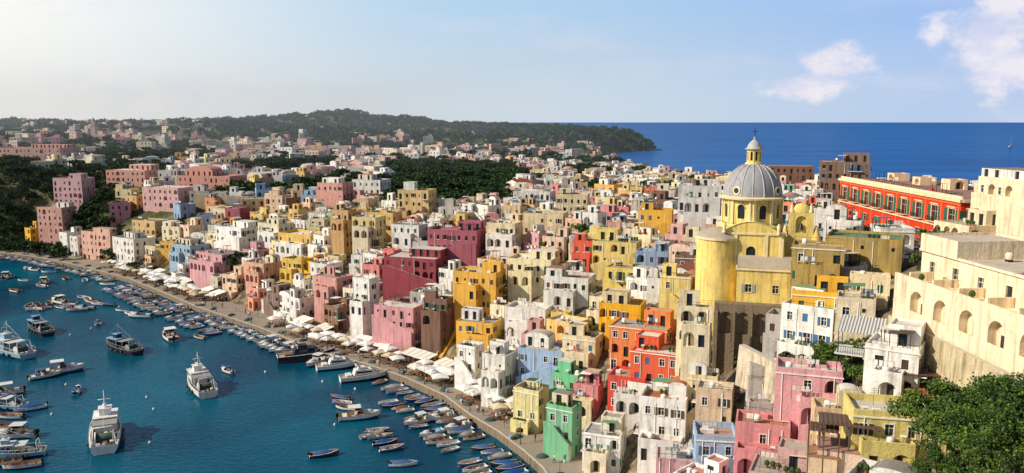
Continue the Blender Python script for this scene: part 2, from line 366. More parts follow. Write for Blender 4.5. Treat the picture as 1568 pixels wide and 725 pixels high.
def mkops(rng, Wd, z0, z1, lod, ground=False, dens=.85, arch=.08):
    n = max(1, int(Wd/2.15)) if lod < 2 else max(1, int(Wd/2.6))
    if Wd < 1.6: return []
    ops = []; cw = Wd/n
    for i in range(n):
        if rng.random() > dens: continue
        cx = cw*(i+.5)+rng.uniform(-.15, .15)*cw*.6; x = rng.random(); zo = rng.uniform(-.15, .15)
        if ground or x < .2:
            a, c, d = .44+rng.random()*.1, z0+.08, z0+2.15; k = 'door'
            if rng.random() < arch*2: k = 'arch'; a = min(cw*.38, 1.0); d = z0+2.5
            elif not ground and rng.random() < .75: k = 'balc'; c = z0+.25; d = z0+2.3
        elif x < .2+arch: a = min(cw*.36, .95); c, d = z0+.6, z0+2.55; k = 'arch'
        elif x < .38: a = .26; c = z0+1.3+zo; d = c+.65; k = 'small'
        elif x < .54: a = .4; c, d = z0+.9+zo, z0+2.15+zo; k = 'shut'
        else: a = rng.choice([.38, .46]); c, d = z0+.85+zo, z0+2.15+zo; k = 'win'
        d = min(d, z1-.15)
        ops.append((cx-a, cx+a, c, d, k))
    return ops
def mass(mb, cx, cy, w, d, z0, zg, z1, rng, lod, par=.5, roof='flat', wm=0, dens=.85, arch=.08, rm=1, sh=3.0):
    nst = max(1, min(6, int((z1-zg+.4)/sh)))
    for O, U, Wd, vis in (((cx-w/2, cy-d/2), (1, 0), w, 1), ((cx+w/2, cy-d/2), (0, 1), d, .85), ((cx+w/2, cy+d/2), (-1, 0), w, .3), ((cx-w/2, cy+d/2), (0, -1), d, .85)):
        bands = []; zz = z1
        for s_ in range(nst):
            a = z1-(s_+1)*sh
            if s_ == nst-1 and a-zg < 1.0: a = max(a, z0+.05)
            bands.append((a, zz, mkops(rng, Wd, a, zz, lod, ground=(s_ == nst-1 and zg > a-1), dens=dens*vis if vis > .5 else .2, arch=arch))); zz = a
        bands.append((z0, zz, []))
        facade(mb, O, U, Wd, bands, lod, wm)
    if roof == 'flat':
        mb.face([(cx-w/2,cy-d/2,z1),(cx+w/2,cy-d/2,z1),(cx+w/2,cy+d/2,z1),(cx-w/2,cy+d/2,z1)], rm)
        t = .24
        if par > 0:
            for sy in (-1, 1): mb.box(cx, cy+sy*(d/2-t/2), z1+par/2, w, t, par, wm, bottom=False)
            for sx in (-1, 1): mb.box(cx+sx*(w/2-t/2), cy, z1+par/2, t, d-2*t, par, wm, bottom=False)
    elif roof == 'vault':
        n = 8; ry = w*.14
        mb.face([(cx-w/2,cy-d/2,z1),(cx+w/2,cy-d/2,z1),(cx+w/2,cy+d/2,z1),(cx-w/2,cy+d/2,z1)], rm)
        pts = [(cx-(w/2-.2)*math.cos(math.pi*i/n), z1+ry*math.sin(math.pi*i/n)) for i in range(n+1)]
        for i in range(n):
            mb.face([(pts[i][0],cy-d/2+.1,pts[i][1]),(pts[i+1][0],cy-d/2+.1,pts[i+1][1]),(pts[i+1][0],cy+d/2-.1,pts[i+1][1]),(pts[i][0],cy+d/2-.1,pts[i][1])], rm, True)
        mb.face([(p[0], cy-d/2+.1, p[1]) for p in pts], wm); mb.face([(p[0], cy+d/2-.1, p[1]) for p in pts], wm)
    elif roof == 'dome':
        mb.face([(cx-w/2,cy-d/2,z1),(cx+w/2,cy-d/2,z1),(cx+w/2,cy+d/2,z1),(cx-w/2,cy+d/2,z1)], rm)
        r = min(w, d)*.38
        mb.lathe(cx, cy, [(r, z1), (r, z1+.2)]+[(r*.97*math.cos(i*math.pi/14), z1+.2+r*.42*math.sin(i*math.pi/14)) for i in range(8)], 16, rm)
    elif roof == 'gable':
        hh = w*.2; o = .3
        a = [(cx-w/2-o,cy-d/2-o,z1-.05),(cx,cy-d/2-o,z1+hh),(cx+w/2+o,cy-d/2-o,z1-.05)]
        b = [(p[0], cy+d/2+o, p[2]) for p in a]
        mb.face([a[0],a[1],b[1],b[0]], rm); mb.face([a[1],a[2],b[2],b[1]], rm)
        for yy in (cy-d/2, cy+d/2): mb.face([(cx-w/2,yy,z1),(cx+w/2,yy,z1),(cx,yy,z1+hh-.1)], wm)
# extra slots: 8 tile 9 leaf 10 laundry/canvas colour
def clutter(mb, cx, cy, w, d, z, rng, lod, n):
    for _ in range(n):
        x = cx+rng.uniform(-.36, .36)*w; y = cy+rng.uniform(-.36, .36)*d; k = rng.random()
        if k < .24:
            h = rng.uniform(.6, 1.2); mb.box(x, y, z+h/2+.002, .45, .45, h, 0, bottom=False); mb.box(x, y, z+h+.06, .6, .6, .1, 2)
        elif k < .34:
            mb.lathe(x, y, [(.4, z+.3), (.45, z+.35), (.45, z+1.0), (.3, z+1.15), (.001, z+1.17)], 10, 2)
            for a in (-.3, .3): mb.box(x+a, y, z+.15, .08, .6, .3, 5)
        elif k < .44:
            mb.box(x, y, z+.35, .9, .4, .66, 2); mb.lathe(x, y-.22, [(.22, z+.3)], 8, 5)
        elif k < .56:
            mb.tube((x, y, z), (x, y, z+2.2), .03, .02, 4, 5)
            for q in range(3): mb.box(x, y, z+1.5+.25*q, .9-.2*q, .03, .03, 5)
        elif k < .68 and w > 4.5:
            pw, pd = rng.uniform(1.8, 2.8), rng.uniform(1.6, 2.4)
            for ax in (-1, 1):
                for ay in (-1, 1): mb.box(x+ax*pw/2, y+ay*pd/2, z+1.1, .09, .09, 2.2, 5)
            mb.box(x, y, z+2.25, pw+.3, pd+.3, .06, rng.choice([2, 4, 1, 10]), tilt=.06)
        elif k < .8:
            mb.tube((x-1.2, y, z), (x-1.2, y, z+1.9), .03, .03, 4, 5); mb.tube((x+1.2, y, z), (x+1.2, y, z+1.9), .03, .03, 4, 5)
            mb.tube((x-1.2, y, z+1.85), (x+1.2, y, z+1.85), .012, .012, 4, 5)
            for q in range(4): mb.face([(x-1.1+q*.56, y, z+1.84), (x-.68+q*.56, y, z+1.84), (x-.68+q*.56, y+.05, z+1.0+rng.random()*.3), (x-1.1+q*.56, y+.05, z+1.05)], rng.choice([2, 10, 2]))
        elif k < .9:
            mb.box(x, y, z+.3, rng.uniform(.8, 2), rng.uniform(.3, 1), .6, rng.choice([0, 7]), bottom=False)
        else:
            for q in range(3):
                xx = x+q*.7-.7; mb.lathe(xx, y, [(.16, z), (.22, z+.35)], 8, 8)
                mb.lathe(xx, y, [(.001, z+.3), (.3, z+.45), (.36, z+.7), (.2, z+.95), (.001, z+1.0)], 7, 9, sm=False)
NAMES = {'churchyellow': 'yellow', 'oldyellow': 'ochre', 'fadedpink': 'pink', 'lemon': 'yellow', 'mint': 'green', 'strongyellow': 'yellow'}
LAUN = [newmat('cloth_'+n_, lin(h_), .9)[0] for n_, h_ in (('blue', '4A78A8'), ('red', 'B84A3C'), ('green', '5E8A6A'), ('sand', 'CFC4A8'))]
FOOT = []
HR = []
def house(x, y, yaw, w, d, zt, col, rng, lod, style=None, name=None, par=None, wall=None, zg=None, col2=None, dens=.85, arch=.08, clut=None, roofm=None):
    c, s = math.cos(yaw), math.sin(yaw)
    cx = np.array([x]+[x+a*w/2*c-b*d/2*s for a in (-1, 1) for b in (-1, 1)]); cy = np.array([y]+[y+a*w/2*s+b*d/2*c for a in (-1, 1) for b in (-1, 1)])
    z, _ = terrain(cx, cy); zb = float(z.min())-1.0; g = float(z.min()) if zg is None else zg
    zt = max(zt, float(z.max())+2.0)
    mb = MB(); z1 = zt-zb; zgl = g-zb
    st = style or rng.choices(['flat', 'vault', 'dome', 'gable'], [.9, .04, .02, .04])[0]
    p = par if par is not None else rng.choice([.25, .5, .8, .8])
    mass(mb, 0, 0, w, d, 0, zgl, z1, rng, lod, p, st, dens=dens, arch=arch)
    if st == 'flat':
        if rng.random() < .6 and w > 4:
            pw, pd = w*rng.uniform(.35, .65), d*rng.uniform(.35, .65); ph = rng.uniform(2.2, 2.8)
            px_ = rng.choice([-1, 1])*(w-pw-.5)/2*.99; py_ = (d-pd-.5)/2*.99*rng.choice([1, 1, -1])
            mass(mb, px_, py_, pw, pd, z1+.003, z1, z1+ph, rng, max(lod, 1), rng.choice([0, .3]), rng.choices(['flat', 'vault'], [.8, .2])[0], wm=rng.choice([0, 0, 7]), sh=ph, arch=0)
        if lod < 2: clutter(mb, 0, 0, w, d, z1, rng, lod, clut if clut is not None else rng.randint(3, 6))
        else: clutter(mb, 0, 0, w, d, z1, rng, lod, rng.randint(0, 2))
        if lod == 0 and p <= .5:
            for sy in (-1, 1):
                mb.tube((-w/2+.1, sy*(d/2-.1), z1+1.0), (w/2-.1, sy*(d/2-.1), z1+1.0), .025, .025, 4, 5)
                for q in range(int(w/1.2)+1): mb.box(-w/2+.12+q*1.2, sy*(d/2-.1), z1+p+(1-p)/2, .03, .03, 1-p, 5)
    if lod < 2:
        q_ = rng.random()
        if q_ < .62:   # lower terrace annex toward the front
            aw = w*rng.uniform(.5, .95); ad = rng.uniform(1.6, 3.0)
            top = z1-rng.choice([3.0, 3.0, 6.0])
            if top > zgl+1.0:
                mass(mb, rng.uniform(-1, 1)*(w-aw)/2*.9, -d/2-ad/2-.003, aw, ad, 0, max(0, top-3), top, rng, lod, .8, 'flat', wm=rng.choice([0, 0, 7]), arch=.35)
                clutter(mb, 0, -d/2-ad/2, aw*.7, ad*.6, top, rng, lod, 2)
        elif w > 4 and z1-zgl > 4.5:   # external stair against the front, climbing to an upper landing
            rise = min(z1-3.0-zgl, 3.6); zs0 = z1-3.0-rise if rng.random() < .7 else zgl; sg = rng.choice([-1, 1]); n = 12
            for i in range(n):
                zz = zs0+rise*(i+1)/n; xx = sg*(-w/2+(w-1.4)*(i+.5)/n)
                mb.box(xx, -d/2-.62, zz/2, (w-1.4)/n, 1.15, zz, 7, bottom=False)
            zl = zs0+rise+.03
            mb.box(sg*(w/2-.7), -d/2-.62, zl/2, 1.4, 1.2, zl, 0, bottom=False)
            y0 = -d/2-1.28
            for yy in (y0, y0+.14): mb.face([(sg*-w/2, yy, 0), (sg*(w/2-1.4), yy, 0), (sg*(w/2-1.4), yy, zl+.85), (sg*-w/2, yy, zs0+.85)], 0)
            mb.face([(sg*-w/2, y0, zs0+.85), (sg*(w/2-1.4), y0, zl+.85), (sg*(w/2-1.4), y0+.14, zl+.85), (sg*-w/2, y0+.14, zs0+.85)], 2)
            mb.box(sg*(w/2-.7), y0+.07, zl+.42, 1.4, .14, .84, 0)
    if lod == 0 and rng.random() < .5:
        mb.box(0, -d/2-.06, z1-.02, w+.3, .12, .16, 2)
    if lod < 2:
        for q in range(2):
            xx = rng.uniform(-.48, .48)*w; mb.tube((xx, -d/2-.07, .5), (xx, -d/2-.07, z1-.1), .05, .05, 5, 2)
    rm = roofm if roofm is not None else rng.choices(ROOFS, [4, 5, 1.4, .5, 4])[0]
    if st == 'gable': rm = TILE
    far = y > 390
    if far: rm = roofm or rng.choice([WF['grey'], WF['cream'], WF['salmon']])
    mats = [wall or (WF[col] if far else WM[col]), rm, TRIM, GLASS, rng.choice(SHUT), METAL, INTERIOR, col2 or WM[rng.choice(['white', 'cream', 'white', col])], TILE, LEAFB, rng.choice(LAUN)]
    nm = name or (NAMES.get(col, col)+'_house')
    return mb.build(nm, mats, (x, y, zb), yaw)

def lodof(y): return 0 if y < 185 else (1 if y < 330 else 2)
def hero(xl, xr, yt, yb, col, yaw=-27, ratio=.8, D=None, **kw):
    xm = (xl+xr)/2; h = hit(xm, yb); yy = D or h[1]
    yw = math.radians(yaw); top = W(xm, yt, yy); dep = yy*C+(H-top[2])*S
    span = (xr-xl)*dep/F; w = span/(math.cos(yw)+ratio*abs(math.sin(yw))); d = ratio*w
    ext = (w*abs(math.sin(yw))+d*math.cos(yw))/2; cy = yy+ext; cx = W(xm, yt, cy)[0]
    FOOT.append((cx, cy, .4*(w+d))); HR.append((xl, xr, yt, yb, yy))
    rng = random.Random(int(xl*31+yt))
    return house(cx, cy, yw, w, d, top[2], col, rng, lodof(yy), **kw)

F_ = dict(style='flat')
HERO = [
 (836,892,632,706,'mint',-30,.8),(845,900,582,640,'mint',-30,.8),
 (890,962,672,735,'white',-20,.8),(928,1002,585,655,'coral',-22,.9),(962,1076,562,625,'coral',-25,.6),
 (975,1062,622,725,'white',-20,.8),(1050,1105,585,660,'cream',-20,.8),
 (930,1036,534,580,'orange',-25,.6),(915,992,478,525,'strongyellow',-20,.7),(785,842,606,668,'lemon',-30,.8),
 (792,880,552,610,'blue',-25,.7),(700,742,535,600,'white',-30,.9),(738,792,552,625,'white',-30,.9),
 (772,850,480,528,'white',-20,.7),(693,775,424,500,'strongyellow',-20,.6),(698,768,498,556,'strongyellow',-20,.6),
 (572,650,474,548,'pink',-22,.5),(648,694,462,540,'brown',-20,.6),(588,690,399,458,'crimson',-20,.6),
 (655,745,358,415,'magenta',-15,.6),(480,542,428,485,'fadedpink',-35,.7),(425,505,364,405,'yellow',-30,.6),
 (507,545,326,400,'ochre',-20,.8),(540,590,336,400,'lemon',-20,.8),(565,615,330,370,'yellow',-20,.7),(610,668,294,342,'yellow',-15,.7),
 (298,376,392,438,'pink',-35,.6),(262,322,380,412,'blue',-35,.7),(170,240,370,410,'white',-35,.6),
 (203,260,342,368,'yellow',-25,.6),(124,196,360,402,'salmon',-25,.5),(60,112,320,378,'fadedpink',-15,.6),(86,140,276,325,'pink',-10,.6),
 (275,376,272,302,'salmon',-15,.5),(220,300,290,330,'fadedpink',-20,.6),(168,240,262,290,'salmon',-10,.6),
 (487,540,284,330,'fadedpink',-20,.7),(540,598,278,312,'white',-20,.7),(785,852,296,325,'white',-15,.7),
 (905,985,374,425,'lemon',-20,.6),(975,1034,327,372,'strongyellow',-15,.7),(876,912,374,420,'coral',-20,.7),
 (972,1030,390,432,'blue',-20,.7),(1036,1106,290,380,'white',-12,.5),(775,860,404,460,'cream',-20,.7),
 (832,915,432,485,'white',-20,.7),(1172,1245,256,300,'brown',-10,.6),(1252,1335,250,330,'brown',-20,.6),
 (372,432,407,445,'salmon',-35,.7),(432,482,402,440,'yellow',-30,.7),(540,580,432,520,'white',-30,.7),
 (1010,1062,427,500,'lemon',-20,.6),(860,925,524,580,'cream',-25,.7),(878,925,594,650,'pink',-25,.7),
 (1120,1215,660,760,'pink',-18,.7),(1180,1290,616,680,'pink',-18,.6),(1290,1440,676,770,'lemon',-12,.6),
 (1062,1128,604,680,'peach',-20,.8),(1240,1320,644,720,'peach',-15,.7),
 (0,110,228,256,'fadedpink',-5,.4),(330,400,352,390,'white',-30,.7),(395,450,347,385,'cream',-30,.7),(745,800,347,395,'cream',-20,.7),
 (800,872,332,372,'cream',-15,.7),(600,655,347,395,'white',-20,.7),(850,905,302,340,'cream',-12,.7),
]
CH = W(1150, 350, 146)
RES = [(CH[0], CH[1], 13), (CH[0]-6, CH[1]-8, 8), (90, 190, 26), (93, 165, 20), (93, 215, 20), (62, 92, 12), (64, 80, 12), (62, 104, 10), (85, 140, 12), (48, 108, 6)]
for r in RES: FOOT.append(r)
HR += [(1062,1245,200,520,134),(1275,1500,262,372,160),(1200,1392,355,545,118),(1345,1568,372,590,74),(1490,1568,278,380,120),(1285,1350,480,560,100),(1240,1345,540,610,95)]
for h in HERO: hero(*h[:7], **F_)

def clash(x, y, r, k=1.0):
    for fx, fy, fr in FOOT:
        if (fx-x)**2+(fy-y)**2 < ((fr+r)*k)**2: return True
    return False
def covers(x, y, zt, w, slack=.45):
    p = proj(x, y, zt); hw = w*.55*F/p[2]; t_ = p[1]
    for xl, xr, yt, yb, D in HR:
        if y < D-1:
            ov = min(p[0]+hw, xr)-max(p[0]-hw, xl)
            if ov > .22*(xr-xl) or (ov > .5*hw and ov > 4):
                if t_ < yt+slack*(yb-yt) : return True
    return False
WTS = [('white', 40), ('cream', 20), ('pink', 10), ('yellow', 6), ('lemon', 7), ('fadedpink', 11), ('salmon', 4), ('ochre', 3), ('blue', 3), ('peach', 12), ('grey', 9), ('mint', .7), ('orange', 1), ('crimson', 1), ('coral', 1), ('brown', 2.5)]
def pick(): return R.choices([a for a, _ in WTS], [b for _, b in WTS])[0]
fr = offs(QUAY, 15)
for i in range(len(fr)-1):
    a, b_ = fr[i], fr[i+1]; l = math.hypot(b_[0]-a[0], b_[1]-a[1]); s_ = 0
    yawq = math.atan2(b_[1]-a[1], b_[0]-a[0])
    while s_ < l-2:
        w = R.uniform(4.5, 7.5); d = R.uniform(6, 8); t = (s_+w/2)/l; s_ += w+.1
        x = a[0]+(b_[0]-a[0])*t; y = a[1]+(b_[1]-a[1])*t
        if clash(x, y, 3) or y < 125: continue
        zt = 1.5+R.choice([4, 5.6, 6.4, 7.6, 9])
        if covers(x, y, zt, w): continue
        house(x, y, yawq+R.uniform(-.1, .1), w, d, zt, pick(), R, lodof(y), arch=.25)
        FOOT.append((x, y, 3.4))
GREEN = [(590,790,252,316),(-40,62,250,390),(100,182,296,352),(150,330,212,250),(0,120,200,222),(420,520,235,262),(1395,1600,560,740),(330,480,288,300),(1225,1345,520,600),(1130,1240,515,600)]
def isgreen(x, y, z):
    p = proj(x, y, z)
    return any(a <= p[0] <= b and c <= p[1] <= d for a, b, c, d in GREEN)
cell = {}
def cclash(x, y, r):
    i, j = int(x//24), int(y//24)
    for a in (-1, 0, 1):
        for b in (-1, 0, 1):
            for fx, fy, frr in cell.get((i+a, j+b), ()):
                if (fx-x)**2+(fy-y)**2 < ((frr+r)*.93)**2: return True
    return False
for f in FOOT: cell.setdefault((int(f[0]//24), int(f[1]//24)), []).append(f)
BIG = [f for f in FOOT if f[2] > 11]
nh = 0
for phase, NP in ((0, 16000), (1, 26000)):
    rx = np.array([R.uniform(-330, 330) for _ in range(NP)]); ry = np.array([62+(R.random()**1.25)*590 for _ in range(NP)])
    rz, rd = terrain(rx, ry)
    for x, y, z, d0 in zip(rx.tolist(), ry.tolist(), rz.tolist(), rd.tolist()):
        if d0 < 15.5: continue
        p = proj(x, y, z+4)
        if p[0] < -60 or p[0] > 1630 or p[1] > 800: continue
        if x < -205 and d0 < 34: continue
        if y < 330: r = R.uniform(2.8, 3.8) if phase == 0 else R.uniform(1.9, 2.8)
        else: r = R.uniform(3.4, 5.2) if phase == 0 else R.uniform(2.5, 3.5)
        if y > 430 and phase == 1 and R.random() < .7: continue
        if isgreen(x, y, z+3): continue
        if y > 340 and math.sin(x*.045+2)*math.sin(y*.03+x*.01) > (.25 if x > -100 else .12): continue
        if cclash(x, y, r) or any((f[0]-x)**2+(f[1]-y)**2 < (f[2]+r)**2*.9 for f in BIG): continue
        w = r*2*R.uniform(.85, 1.15); d = r*2*R.uniform(.8, 1.05)
        h = R.choice([3.2, 3.8, 5.5, 6.2, 6.4, 8.0]) if y < 330 else R.choice([3.6, 6, 6.4, 8.0])
        if y < 125: h = R.choice([3.2, 3.6, 5])
        zt = z+h*.85
        if covers(x, y, zt+1, w): continue
        if x > 40 and y < 135 and zt > 36: continue
        if y < 128 and isgreen(x, y, zt) : continue
        yaw = math.radians(R.gauss(-26, 13) if y < 330 else R.uniform(-45, 25))
        house(x, y, yaw, w, d, zt, pick(), R, lodof(y)); nh += 1
        cell.setdefault((int(x//24), int(y//24)), []).append((x, y, r))
print('infill', nh)

# ---------------------------------------------------------------- church
def church():
    mb = MB()
    z0 = 24
    def ring(cx, cy, r, za, zb_, n, mi, prof=.2): mb.lathe(cx, cy, [(r, za), (r+prof, za), (r+prof, zb_), (r, zb_)], n, mi, sm=False)
    def blk(cx, cy, w, d, za, zb_, ops=None, mi=0, roofmi=1):
        for O, U, Wd, k in (((cx-w/2, cy-d/2), (1, 0), w, 'f'), ((cx+w/2, cy-d/2), (0, 1), d, 'r'), ((cx+w/2, cy+d/2), (-1, 0), w, 'b'), ((cx-w/2, cy+d/2), (0, -1), d, 'l')):
            bands = [(za, zb_, [])]
            if ops and k in ops: bands = ops[k]
            facade(mb, O, U, Wd, bands, 0, mi)
        mb.face([(cx-w/2,cy-d/2,zb_),(cx+w/2,cy-d/2,zb_),(cx+w/2,cy+d/2,zb_),(cx-w/2,cy+d/2,zb_)], roofmi)
        mb.box(cx, cy-d/2-.12, zb_-.15, w+.5, .24, .35, 2); mb.box(cx-w/2-.12, cy, zb_-.15, .24, d-.01, .35, 2); mb.box(cx+w/2+.12, cy, zb_-.15, .24, d-.01, .35, 2)
    blk(0, 0, 11.5, 11.5, z0, 42.6, {'f': [(z0, 32, []), (32, 36, [(2, 3, 33, 34.6, 'win'), (8, 9, 33, 34.6, 'win')]), (36, 42.6, [(5, 6.6, 37.5, 40.2, 'archwin')])]})
    blk(2.6, -7.4, 9.5, 3.3, z0, 36.8, {'f': [(z0, 31, [(2, 2.8, 28.5, 29.8, 'win')]), (31, 36.8, [(1.5, 2.5, 32.6, 34, 'win'), (6, 7, 32.6, 34, 'win')])]})
    mb.face([(-2.1,-9.0,36.85),(7.3,-9.0,36.85),(7.3,-5.7,38.6),(-2.1,-5.7,38.6)], 1)
    n = 12
    pp = [(-5.2+10.4*i/n, 42.6+2.0*math.sin(math.pi*i/n)) for i in range(n+1)]
    mb.face([(x, -5.9, z) for x, z in pp], 0); mb.face([(x, -5.2, z) for x, z in pp], 0)
    for i in range(n): mb.face([(pp[i][0],-6.05,pp[i][1]+.02),(pp[i+1][0],-6.05,pp[i+1][1]+.02),(pp[i+1][0],-5.1,pp[i+1][1]+.02),(pp[i][0],-5.1,pp[i][1]+.02)], 2)
    for x in (-5.2, -2.6, 2.6, 5.2): mb.box(x, -5.86, 39.7, .6, .2, 5.4, 2)
    blk(8.2, 1, 4.8, 8, z0, 41); blk(0, 9, 8, 6.5, z0, 41)
    ax, ay, r = -5.6, -3.4, 3.9
    mb.lathe(ax, ay, [(r+.5, z0), (r+.2, z0+4), (r, z0+7), (r, 41.4)], 40, 0)
    ring(ax, ay, r, 41.2, 41.6, 40, 2, .25)
    mb.lathe(ax, ay, [(r+.1, 41.6), (r*.75, 42.5), (r*.35, 43.1), (.01, 43.3)], 40, 1)
    mb.lathe(0, 0, [(5.9, 42.6), (5.9, 43.5), (5.35, 43.9)], 16, 0, sm=False)
    rd_ = 5.25; nb = 8
    for i in range(nb):
        a0 = 2*math.pi*(i-.5)/nb+math.pi/8; a1 = a0+2*math.pi/nb
        P0 = (rd_*math.cos(a0), rd_*math.sin(a0)); P1 = (rd_*math.cos(a1), rd_*math.sin(a1))
        l = math.hypot(P1[0]-P0[0], P1[1]-P0[1]); U = ((P1[0]-P0[0])/l, (P1[1]-P0[1])/l)
        facade(mb, P0, U, l, [(43.9, 48.3, [(l/2-.65, l/2+.65, 44.9, 47.4, 'archwin')])], 0, 0)
        nx_, ny_ = U[1], -U[0]
        for q in (.1, .9):
            x, y = P0[0]+(P1[0]-P0[0])*q, P0[1]+(P1[1]-P0[1])*q
            mb.box(x+nx_*.1, y+ny_*.1, 46.1, .4, .22, 4.3, 2, yaw=math.atan2(U[1], U[0]))
        xm, ym = (P0[0]+P1[0])/2, (P0[1]+P1[1])/2
        for k in range(9):
            t0 = math.pi*k/9; t1 = math.pi*(k+1)/9
            mb.tube((xm-U[0]*.8*math.cos(t0)+nx_*.05, ym-U[1]*.8*math.cos(t0)+ny_*.05, 46.75+.8*math.sin(t0)), (xm-U[0]*.8*math.cos(t1)+nx_*.05, ym-U[1]*.8*math.cos(t1)+ny_*.05, 46.75+.8*math.sin(t1)), .1, .1, 5, 2)
    mb.lathe(0, 0, [(5.2, 48.2), (5.85, 48.3), (5.95, 48.6), (5.3, 48.75), (5.1, 48.8)], 48, 2, sm=False)
    dz, dr, dh = 48.75, 5.1, 5.9
    prof = [(dr*math.cos(t), dz+dh*math.sin(t)) for t in [i*math.pi/2/14 for i in range(14)]]+[(.6, dz+dh)]
    mb.lathe(0, 0, prof, 64, 4)
    for i in range(16):
        a = 2*math.pi*i/16
        pts = [(math.cos(a)*(rr+.02), math.sin(a)*(rr+.02), zz+.02) for rr, zz in prof[:-1]]
        for p, q in zip(pts[:-1], pts[1:]): mb.tube(p, q, .1, .1, 5, 8)
    for i in range(4):
        a = math.pi/4+i*math.pi/2+.2
        cxx, cyy = math.cos(a)*5.0, math.sin(a)*5.0
        mb.tube((cxx*.85, cyy*.85, 49.9), (cxx*1.03, cyy*1.03, 49.9), .75, .75, 14, 2)
        mb.tube((cxx*1.0, cyy*1.0, 49.9), (cxx*1.035, cyy*1.035, 49.9), .5, .5, 14, 6)
    mb.lathe(0, 0, [(1.5, 54.3), (1.5, 54.7), (1.2, 54.75)], 24, 2, sm=False)
    for i in range(8):
        a0 = 2*math.pi*i/8; a1 = a0+2*math.pi/8; rr = 1.25
        P0 = (rr*math.cos(a0), rr*math.sin(a0)); P1 = (rr*math.cos(a1), rr*math.sin(a1)); l = math.hypot(P1[0]-P0[0], P1[1]-P0[1])
        facade(mb, P0, ((P1[0]-P0[0])/l, (P1[1]-P0[1])/l), l, [(54.7, 57.1, [(l/2-.22, l/2+.22, 55.1, 56.7, 'archwin')])], 1, 0)
    mb.lathe(0, 0, [(1.2, 57.0), (1.6, 57.1), (1.6, 57.3), (1.25, 57.35), (1.2, 57.7), (.85, 58.3), (.35, 58.75), (.14, 59), (.28, 59.2), (.01, 59.4)], 24, 8)
    mb.box(0, 0, 60.1, .12, .12, 1.6, 5); mb.box(0, 0, 60.3, .9, .12, .12, 5)
    gx, gy = 8.4, -2.9
    facade(mb, (gx-2.1, gy-.5), (1, 0), 4.2, [(41, 46.2, [(1.2, 3.0, 42.6, 45.6, 'niche')])], 0, 0)
    mb.box(gx, gy+.55, 43.6, 4.2, .9, 5.2, 0)
    for sgn in (-1, 1):
        mb.lathe(gx+sgn*1.6, gy, [(.45, 46.2), (.5, 46.5), (.2, 46.9), (.28, 47.3), (.01, 47.8)], 10, 2)
        mb.lathe(gx+sgn*2.6, gy, [(.9, 41), (.75, 42.2), (.3, 43.3), (.3, 43.6), (.01, 44)], 12, 0)
    mb.lathe(gx, gy, [(1.5, 46.2), (1.4, 46.9), (.9, 47.6), (.01, 47.9)], 20, 0, sy=.35)
    mb.lathe(gx, gy-.35, [(.5, 43.2), (.42, 43.4), (.28, 44.1), (.1, 44.3)], 12, 5)
    for sgn in (-1, 1): mb.lathe(-4.6*sgn, -6.4, [(.35, 42.6), (.25, 43.3), (.42, 43.9), (.01, 44.5)], 10, 2)
    facade(mb, (-5.7, -11.2), (1, 0), 15, [(16, 25, []), (25, 30.8, [(1+i*2.9, 2.9+i*2.9, 25.5, 29.4, 'niche') for i in range(5)])], 0, 7)
    facade(mb, (9.3, -11.2), (0, 1), 2.3, [(16, 30.8, [])], 0, 7); facade(mb, (-5.7, -8.9), (0, -1), 2.3, [(16, 30.8, [])], 0, 7)
    mb.face([(-5.7,-11.2,30.8),(9.3,-11.2,30.8),(9.3,-8.9,30.8),(-5.7,-8.9,30.8)], 7)
    for q in range(6): mb.box(-5.4+q*2.9, -11.6, 22.5, .7, .8, 14, 7)
    mb.build('church', [WM['churchyellow'], ROOFS[4], weather('church_trim', 'EEDCAA', .3, .3, var=0), GLASS, LEAD, METAL, INTERIOR, STONE, weather('dome_rib_pale', 'BCBAB6', .3, .3, var=0)], (CH[0], CH[1], 0), math.radians(-16))
church()

